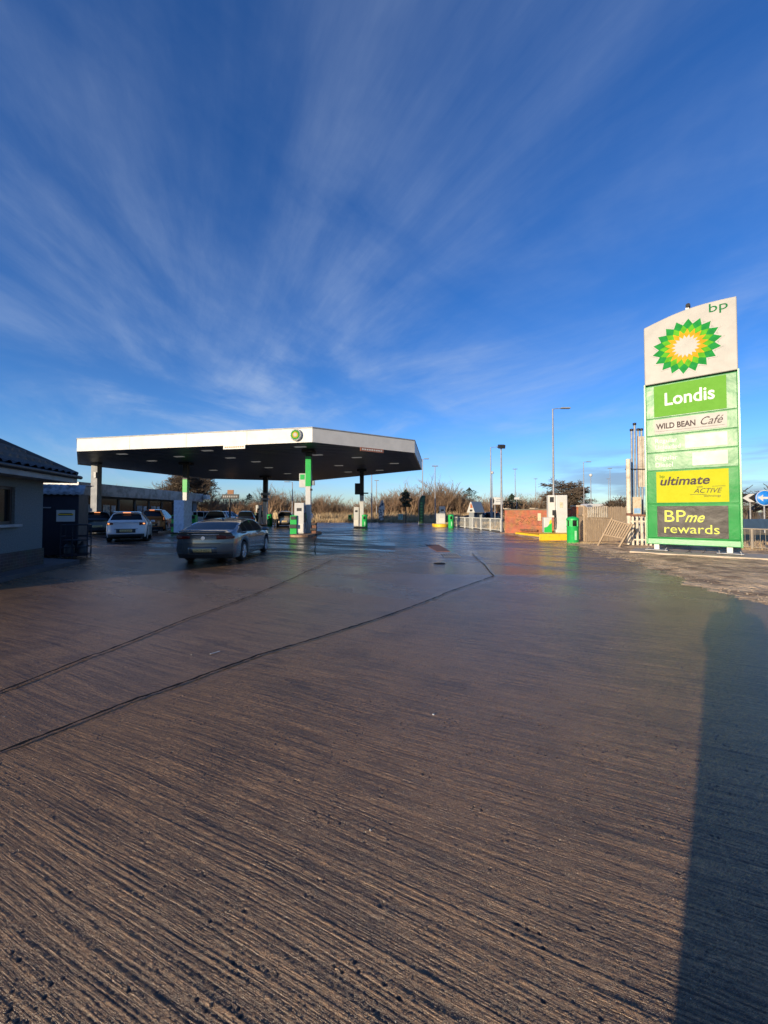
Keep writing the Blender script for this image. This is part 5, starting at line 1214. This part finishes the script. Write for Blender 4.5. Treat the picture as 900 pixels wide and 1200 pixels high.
    lowj = {'pel', 'hpr', 'hpl', 'knr', 'knl', 'anr', 'anl'}; make('trousers', lowj, legs, .018, 'pel')
    make('jacket', {'pel', 'sp', 'ch', 'shr', 'shl', 'elr', 'ell', 'wrr', 'wrl', 'hpr', 'hpl'} - set(), top, .035, 'ch')
    mb = MB()
    for q in 'rl':
        a = Vector(J['an' + q]); b = Vector(J['to' + q]); mb.path([a + Vector((0, .06, -.05)), a + Vector((0, 0, -.035)), (a + b) / 2 + Vector((0, 0, -.01)), b + Vector((0, -.03, 0))], [.045, .055, .05, .035], 10)
    mb.build('shoes', M_black, r)
    z = 1.66
    hp = MB().lathe([(0, 1.755), (.05, 1.745), (.085, 1.71), (.105, 1.66), (.105, 1.60), (.09, 1.55)], (0, .02, 0), 16).build('hood' if hood else 'hair', top if hood else hair, r)
    mb = MB()
    for s in (-1, 1): mb.box((s * .033, -.112, 1.62), (.022, .01, .012))
    mb.build('eyes', M_black, r); MB().path([(0, -.10, 1.62), (0, -.128, 1.585), (0, -.112, 1.575)], [.008, .014, .010], 8).build('nose', M_skin, r)
    return r
C_d = mat('dark_cloth', (.02, .02, .025), .9); C_b = mat('beige_cloth', (.42, .32, .20), .9); C_j = mat('denim', (.03, .045, .08), .9); C_g = mat('grey_cloth', (.07, .065, .06), .9); HR = mat('brown_hair', (.05, .03, .02), .7)
person('person in dark jacket and trousers standing behind the silver car', (AT(246, 600, 42).x, 42, .0), R(170), C_d, C_d, HR)
person('person in dark grey coat bending to the pump beside the black estate', (AT(301.5, 600, 40.5).x, 40.5, .0), R(-60), C_g, C_d, HR, 'reach')
person('person in beige jacket and dark trousers facing the bronze hatchback', (AT(323, 600, 40).x, 40, .0), R(160), C_b, C_d, C_b, hood=True)
ph = person('person in a dark coat holding up a phone, casting the long shadow', (-.24, -.33, 0), R(144), C_g, C_d, HR, 'phone', scale=.985, hood=True)
MB().lathe([(.05, 1.58), (.12, 1.50), (.21, 1.42), (.26, 1.25), (.26, 1.0), (.225, .70), (.20, .34), (.17, .34)], (0, 0, 0), 24).build('long_coat', C_g, ph)
phn = thing('phone', 'black phone held upright in both hands', 'phone', (-.005, -.05, CAMH - .05)); MB().box((0, 0, 0), (.075, .008, .15)).build('case', M_black, phn, bevel=.003); MB().box((0, -.005, 0), (.068, .002, .142)).build('screen', M_glass, phn)
for q, s in (('hand', -1), ('hand', 1)): pass

# ------------------------------------------------------------------ vegetation
def grow_tree(seed, h, trunk_r, levels, spread, n_main, up=.55, fan=4, dome=False, tr=.28, minr=.006):
    rs = random.Random(seed); segs = []
    def br(p, d, L_, r, lev):
        n_ = 3 if lev < levels else 2; q = p
        for k in range(n_):
            d = (d + Vector((rs.gauss(0, .13), rs.gauss(0, .13), rs.gauss(0, .08) + (.04 if not dome else -.01 * lev)))).normalized(); q2 = q + d * (L_ / n_); segs.append((q, q2, max(minr, r * (1 - .25 * k / n_)), max(minr, r * (1 - .25 * (k + 1) / n_)), lev)); q = q2
            if lev < levels and k >= 1 - (lev > 0):
                for _ in range(fan if k == n_ - 1 else max(1, fan - 2)):
                    ax = Vector((rs.gauss(0, 1), rs.gauss(0, 1), rs.gauss(0, .5))).normalized(); dd = (d * .75 + ax * spread).normalized(); dd.z = dd.z * .9 + up * .15
                    br(q, dd.normalized(), L_ * rs.uniform(.55, .8), r * .52, lev + 1)
    br(Vector((0, 0, -.05)), Vector((0, 0, 1)), h * tr, trunk_r, 0)
    return segs
def seg_mesh(segs, filt, sides=5):
    mb = MB()
    for a, b, r0, r1, lev in segs:
        if filt(lev): mb.tube(a, b, r0, r1, sides if lev < 2 else 3, caps=False)
    return mb
def tree(label, px, d, seed, h, tr_, levels=5, spread=.7, fan=3, cat='tree', dome=False, name='bare_tree', tr=.28, wide=1.0, minr=.02, m=M_bark):
    segs = grow_tree(seed, h, tr_, levels, spread, 3, fan=fan, dome=dome, tr=tr, minr=minr)
    zmax = max(b.z for _, b, _, _, _ in segs); k = h / zmax
    kx = k
    segs = [(Vector((a.x * kx * wide, a.y * kx * wide, a.z * k)), Vector((b.x * kx * wide, b.y * kx * wide, b.z * k)), r0, r1, l) for a, b, r0, r1, l in segs]
    p = AT(px, 600, d); r = thing(name, label, cat, (p.x, p.y, -.03))
    seg_mesh(segs, lambda l: l <= 1).build('trunk', m, r); seg_mesh(segs, lambda l: l > 1).build('crown', m, r)
    return r
tree('tall bare tree with a wide crown behind the end of the shop', 236, 72, 5, 9.6, .28, 6, .85, 3, wide=1.1, minr=.03)
tree('shorter bare tree beside the shop end', 214, 70, 15, 6.6, .18, 5, .75, 3, wide=1.05, minr=.026)
tree('wide domed bare tree behind the brick wall and tallest lamp', 659, 70, 8, 8.2, .30, 6, 1.0, 3, dome=True, wide=1.35, tr=.22, minr=.03)
tree('bare bush over the timber fence', 722, 45, 21, 3.6, .10, 4, .9, 4, minr=.018, cat='bush', name='bare_bush')
tree('leafless lopped tree behind the chevron sign', 872, 24, 31, 3.4, .16, 3, .8, 3, minr=.02, wide=1.3)
tree('small bare tree far right of the totem', 898, 38, 33, 4.0, .10, 4, .9, 3, minr=.02)
def conifer(label, px, d, h, z0, w, seed):
    rs = random.Random(seed); p = AT(px, 600, d); r = thing('conifer', label, 'tree', (p.x, p.y, 0)); MB().tube((0, 0, -.03), (0, 0, h * .95), .09, .03, 8).build('trunk', M_bark, r)
    mb = MB()
    for i in range(1500):
        t = rs.random(); z = z0 + (h - z0) * t; rr = w * .5 * math.sin(math.pi * min(1, .18 + t * .85)) ** .7 * math.sqrt(rs.random()) * (1 + .35 * math.sin(t * 17 + seed)); a = rs.random() * 6.28
        c = Vector((rr * math.cos(a), rr * math.sin(a), z)); q = Vector((rs.gauss(0, 1), rs.gauss(0, 1), rs.gauss(0, .6))).normalized() * .16; s = Vector((rs.gauss(0, 1), rs.gauss(0, 1), rs.gauss(0, 1))).normalized() * .06
        mb.add([c - q, c + s, c + q, c - s], [(0, 1, 2, 3)])
    mb.build('crown', M_needle, r)
conifer('dark round topped conifer on the verge right of the figure board', 475.5, 56, 4.8, 2.3, 1.7, 1)
conifer('dark conifer poking above the scrub behind the lone pump', 550, 84, 6.9, 3.6, 4.0, 2)
conifer('broad dark conifer above the left end of the brick wall', 600, 52, 4.0, .5, 3.2, 3)
conifer('dark evergreen showing above the hedge beside the billboard', 292, 82, 5.5, 1, 3.4, 4)

# the winter scrub: a single far-off mass of twigs
def bush_template(seed, h):
    rs = np.random.RandomState(seed); P = []; 
    def add(p, d, L_, r, lev):
        d = d / np.linalg.norm(d); q = p + d * L_; P.append((p, q, r, r * .55))
        if lev < 3:
            for _ in range(3 if lev < 2 else 3):
                t = rs.uniform(.35, 1.0); nd = d + rs.normal(0, .42, 3); nd[2] = abs(nd[2]) * .8 + .25; add(p + d * L_ * t, nd, L_ * rs.uniform(.45, .7), r * .55, lev + 1)
    for _ in range(9):
        a = rs.rand() * 6.28; sp_ = rs.uniform(0, .5); add(np.array([rs.normal(0, .6), rs.normal(0, .6), 0]), np.array([sp_ * math.cos(a), sp_ * math.sin(a), 1.0]), h * rs.uniform(.35, .6), .06, 0)
    V = []
    for p, q, r0, r1 in P:
        d = (q - p); d /= np.linalg.norm(d); u = np.cross(d, [0.3, .8, .1]); u /= np.linalg.norm(u); w = np.cross(d, u)
        for c, r in ((p, r0), (q, r1)):
            for k in range(3): a = k * 2.094; V.append(c + u * r * math.cos(a) + w * r * math.sin(a))
    V = np.array(V); n_ = len(P); base = np.arange(n_)[:, None] * 6; F = np.concatenate([base + np.array([[k, (k + 1) % 3, 3 + (k + 1) % 3, 3 + k]]) for k in range(3)], 0)
    V[:, 2] *= h / np.percentile(V[:, 2], 99)
    return V, F
def np_mesh(name, V, F, m, **kw):
    me = bpy.data.meshes.new(name); me.vertices.add(len(V)); me.vertices.foreach_set('co', V.astype(np.float32).ravel()); k = F.shape[1]
    me.loops.add(F.size); me.loops.foreach_set('vertex_index', F.astype(np.int32).ravel()); me.polygons.add(len(F)); me.polygons.foreach_set('loop_start', np.arange(0, F.size, k, dtype=np.int32)); me.update(calc_edges=True)
    o = bpy.data.objects.new(name, me); COL.objects.link(o); me.materials.append(m)
    for a, b in kw.items(): o[a] = b
    return o
TPL = [bush_template(s, 5.0) for s in range(6)]
def scrub(name, label, spans, m, seed):
    rs = np.random.RandomState(seed); VV = []; FF = []; o = 0
    for (xa, ya, xb, yb, n_, hlo, hhi, dep) in spans:
        for i in range(n_):
            t = rs.rand(); x = xa + (xb - xa) * t + rs.normal(0, .5); y = ya + (yb - ya) * t + rs.rand() * dep; V, F = TPL[rs.randint(6)]
            h = rs.uniform(hlo, hhi) * (1 + .17 * math.sin(x * .21) + .13 * math.sin(x * .53 + 1)) * (1.25 if rs.rand() < .08 else 1); k = h / 5.0; a = rs.rand() * 6.28; ca, sa = math.cos(a), math.sin(a)
            W_ = np.stack([(V[:, 0] * ca - V[:, 1] * sa) * k * 1.1 + x, (V[:, 0] * sa + V[:, 1] * ca) * k * 1.1 + y, V[:, 2] * k - .05], 1); VV.append(W_); FF.append(F + o); o += len(V)
    return np_mesh(name, np.concatenate(VV), np.concatenate(FF), m, kind='stuff', label=label, category='scrub')
scrub('scrub_woodland', 'long belt of brown leafless scrub beyond the dry grass', [(-38, 74, 34, 78, 300, 3.6, 5.4, 9), (4, 76, 22, 78, 50, 5.0, 6.4, 6), (-75, 84, -36, 78, 60, 4.0, 5.6, 8)], M_twig, 2)
scrub('distant_scrub', 'low brown scrub far behind the brick wall and timber fence', [(28, 76, 90, 72, 120, 2.0, 3.6, 8), (24, 34, 60, 30, 40, 1.0, 1.9, 6)], M_bark, 3)
def grass(name, label, spans, m, seed):
    rs = np.random.RandomState(seed); V = []
    for (xa, ya, xb, yb, dep, n_, h, wdt) in spans:
        t = rs.rand(n_); x = xa + (xb - xa) * t; y = ya + (yb - ya) * t + rs.rand(n_) * dep
        x += rs.normal(0, .3, n_); cl = .5 + .5 * np.sin(x * 1.7 + np.sin(y * 2.1) * 2) * np.sin(y * 1.3 + x * .4); hh = h * rs.uniform(.4, 1.1, n_) * (.5 + .6 * cl); a = rs.rand(n_) * 6.28; w = wdt * rs.uniform(.6, 1.3, n_); lx_ = rs.normal(0, .25, n_) * hh; ly = rs.normal(0, .25, n_) * hh
        A = np.stack([x - w * np.cos(a), y - w * np.sin(a), np.full(n_, -.03)], 1); B_ = np.stack([x + w * np.cos(a), y + w * np.sin(a), np.full(n_, -.03)], 1); C = np.stack([x + lx_, y + ly, hh], 1)
        V.append(np.stack([A, B_, C], 1).reshape(-1, 3))
    V = np.concatenate(V); return np_mesh(name, V, np.arange(len(V)).reshape(-1, 3), m, kind='stuff', label=label, category='grass')
g1_, g2_ = G(528, 616.5), G(590, 622.5)
grass('dry_grass', 'tall straw coloured grass on the verges beyond the forecourt', [(-25, 56, 6, 58, 5, 16000, .75, .035), (-25, 70, 40, 73, 5, 22000, 1.7, .05), (6, 56, 36, 56, 7, 18000, .8, .035), (g1_.x + .3, g1_.y + .5, g2_.x + 2, g2_.y + .8, 14, 20000, .5, .022), (10, 33, 24, 30, 20, 16000, .6, .03),
      (14.6, 15.2, 24, 13, 5, 6000, .22, .012)], M_straw, 4)
grass('rough_turf', 'short rough grass and dead stems at the fence foot', [(9.5, 18.6, 12.0, 17.6, .9, 2500, .13, .008), (12.2, 16.4, 14.5, 14.8, 1.0, 2000, .16, .008)], M_straw, 6)

# small rubble at the verge
mb = MB(); rs = random.Random(9)
for i in range(420):
    t = rs.random(); y = 6 + 13 * t; x = float(np.interp(y, [4, 6, 8, 10.2, 12.7, 17, 19.5], [6.05, 6.15, 6.55, 7.35, 7.75, 8.95, 9.25])) + abs(rs.gauss(.3, .9)); s = rs.uniform(.008, .03)
    c = Vector((x, y, .02)); q = [c + Vector((s * math.cos(a) * rs.uniform(.6, 1.2), s * math.sin(a) * rs.uniform(.6, 1.2), 0)) for a in (0, 1.2, 2.5, 3.8, 5.0)]
    mb.add(q + [c + Vector((0, 0, s * .8 + .01))], [(k, (k + 1) % 5, 5) for k in range(5)])
mb.build('rubble', mat('rubble_stone', (.34, .27, .19), .9, scale=2, col2=(.12, .09, .07)), kind='stuff', label='small stones and crumbs of soil along the dirt verge', cat='rubble')
